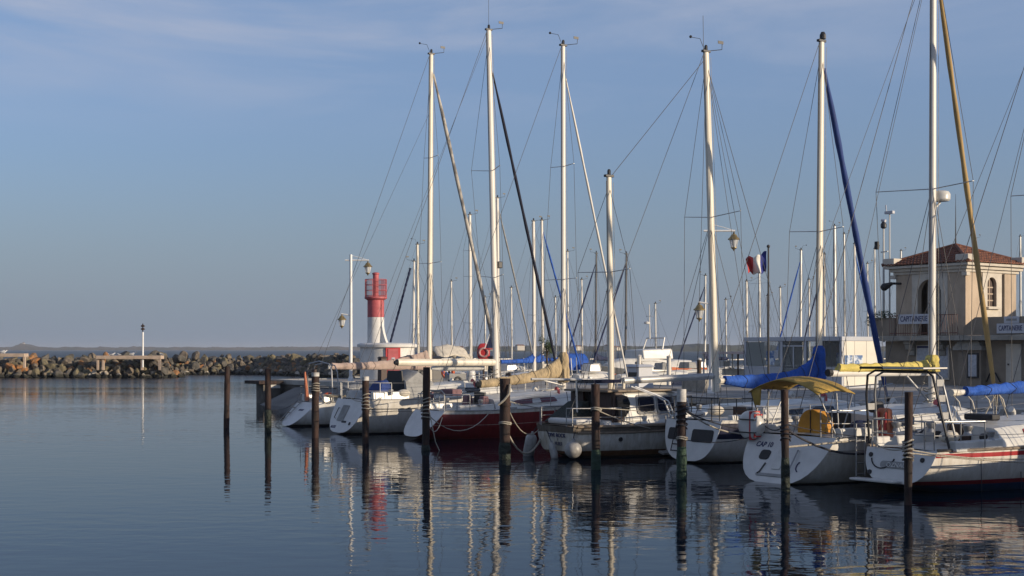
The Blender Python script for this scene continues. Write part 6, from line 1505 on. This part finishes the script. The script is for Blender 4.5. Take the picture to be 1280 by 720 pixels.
b5.house([(1.6, .9, .8, .6), (3.2, .9, .7, .6), (4.2, .6, .4, .25)], 'cabin', 'wheelhouse'); MB().box((1.5, -1.0, 1.75), (3, .2, .3)).build('blue_band', 'navy', b5.t)
small_boat(575, 84, 'w', 'small white open boat on the far side of the jetty near the orange lifebuoy', 5.5)
small_boat(596, 86, 'w', 'second small white boat beyond the jetty, left of the red lifebuoy stand', 5.5)
small_boat(655, 84, 'w', 'small white boat beyond the jetty below the royal blue sail cover', 5)
small_boat(725, 86, 'w', 'small white boat beyond the jetty right of the tan collar', 5.5)
small_boat(760, 96, 'g', 'grey small boat beyond the jetty behind the ketch mizzen', 6)
small_boat(545, 88, 'c', 'cream small boat beyond the jetty right of the lighthouse', 5.5)
for px, Y, hm_, L_, lab in ((535, 90, 'w', 6, 'white small boat with its bow behind the lighthouse shed'), (560, 96, 'n', 6.5, 'navy small boat beyond the jetty under the cream awning'), (588, 93, 'wb', 6, 'white small boat with a blue line beyond the jetty near the plastic drum'),
                            (632, 92, 'c', 6, 'cream small boat beyond the jetty right of the second tall mast'), (645, 100, 'n', 6.5, 'navy small boat beyond the jetty left of the royal blue covers'), (690, 90, 'wb', 6, 'white small boat with a blue line beyond the jetty under the small tree'),
                            (706, 97, 'r', 5.5, 'brick red small boat beyond the jetty near the blue cockpit tent'), (740, 90, 'w', 6.5, 'white small boat beyond the jetty left of the ketch mizzen'), (778, 98, 'n', 7, 'navy small boat beyond the jetty right of the ketch mizzen'), (845, 118, 'w', 7, 'white small boat far behind the ketch boom'), (895, 108, 'w', 6.5, 'white small boat in the rear basin right of the lamp post'), (915, 112, 'wb', 7, 'white small boat with a blue line behind the pink roofed shelter')):
    bq = small_boat(px, Y, hm_, lab, L_, rz=RZ + (pi if px % 2 else 0) + .15 * math.sin(px), fb=.95)
    b = MB(); b.box((L_ * .5, 0, 1.75), (.9, 1.2, .5), tx=.8, ty=.85); b.build('wheel_shelter', ('white', 'grey', 'cream')[px % 3], bq.t, bevel=.05)
    b = MB(); b.tube([(L_ * .3, .4, 1.0), (L_ * .28, .4, 2.4)], .03, 6); b.build('rod_holder', 'steel', bq.t)
    b = MB(); b.box((-.15, 0, .95), (.3, .34, .5), tx=.8, ty=.8); b.build('outboard', 'dark' if px % 2 else 'white', bq.t, bevel=.05)
for i, (px, ty, Y, mm_) in enumerate(((565, 352, 128, 'mast'), (607, 372, 130, 'mastg'), (640, 360, 126, 'mast'), (695, 372, 130, 'mastg'), (728, 350, 124, 'mast'), (760, 365, 128, 'mastg'), (820, 380, 132, 'mastg'), (1012, 350, 130, 'mast'), (1085, 330, 128, 'mast'), (960, 370, 131, 'mastg'))):
    far_boat(px, ty, Y, ['small far sailboat with a short white mast right of the lighthouse', 'small far sailboat with a short grey mast left of the red lifebuoy stand', 'small far sailboat with a short white mast left of the royal blue covers', 'small far sailboat with a short grey mast above the small tree', 'small far sailboat with a short white mast between the third tall mast and the mizzen', 'small far sailboat with a grey mast half hidden by the ketch mizzen', 'small far sailboat with a grey mast behind the flybridge yacht', 'small far sailboat with a white mast behind the left of the blue covered boom mast', 'small far sailboat with a white mast left of the terrace shrub', 'small far sailboat with a grey mast hidden partly by the flagpole'][i], mw=2.4, mm=mm_, sp=(.55,), spw=6, L=6.5)
# orange lifebuoy on the jetty
t = thing('lifebuoy', q_at(560, 68), 0, 'orange lifebuoy on a dark post on the jetty under the cream boom', 'lifebuoy')
b = MB(); b.tube([(.05, .1, 0), (.05, .1, .75)], .05, 6); b.build('post', 'dark', t); b = MB(); b.torus((0, 0, .58), .26, .09, 'y', 22, 8); b.build('ring', 'orng', t, smooth=True)
t = thing('jerrycan', q_at(588.5, 67), .3, 'white upright plastic drum on the jetty right of the orange lifebuoy', 'drum')
b = MB(); b.lathe((0, 0, 0), [(.2, 0), (.24, .06), (.24, .42), (.22, .5), (.24, .56), (.2, .68), (.09, .76), (.09, .82)], 14); b.build('body', 'white', t, smooth=40); b = MB(); b.lathe((0, 0, .82), [(.1, 0), (.1, .05)], 12); b.build('lid', 'blue', t)
t = thing('handcart', q_at(569, 66), .5, 'blue and grey handcart on the jetty left of the white drum', 'handcart')
b = MB(); b.box((0, 0, .42), (.9, .55, .3)); b.build('tray', 'grey', t, bevel=.02); 
for y in (-.3, .3):
    b = MB(); b.torus((0, y, .22), .17, .05, 'y', 16, 6); b.build('wheel', 'black', t)
b = MB(); b.tube([(-.45, -.2, .5), (-.8, -.2, .95), (-.8, .2, .95), (-.45, .2, .5)], .02, 6); b.build('handle', 'blue', t)
# the neighbour boat beyond the right edge (its rigging and shade reach into the picture)
c = dict(loc=loc('H'), label='white sailboat moored beyond the gantry boat, outside the right edge', L=9.5, B=3.2, tw=2.3, fb=1.15, fbow=1.5, rake=.4, zb=0, hm=H['A'], tmat='white', n=16, m=6)
Hb = Boat(c); h_ = Hb.house([(2.5, 1.0, .85, .4), (4.4, 1.05, .85, .5), (6.4, .85, .65, .42), (7.6, .45, .3, .2)])
Hb.spar('mast', 5.6, 1.4, 12.5); Hb.boom(2.3, 1.4, 2.3, .07); Hb.cover('navy', .35, .15); Hb.pushpit(1.6); Hb.lifelines((3, 4.5, 6, 7.5))
Hb.rig([(7, 1.0, .2, 0)], 5.4)
if HAZE:
    b = MB(); b.box((0, 5850, 12), (18200, 12600, 30)); o = b.build('haze', 'white'); o.data.materials.clear()
    m = bpy.data.materials.new('sea_haze'); m.use_nodes = True; nt = m.node_tree
    for n in list(nt.nodes):
        if n.type == 'BSDF_PRINCIPLED': nt.nodes.remove(n)
    v = nt.nodes.new('ShaderNodeVolumePrincipled'); v.inputs['Density'].default_value = HAZE; v.inputs['Color'].default_value = (.8, .86, .95, 1); v.inputs['Anisotropy'].default_value = .2
    nt.links.new(v.outputs[0], nt.nodes['Material Output'].inputs['Volume']); o.data.materials.append(m); tag(o, kind='stuff', label='thin sea haze over the far shore')
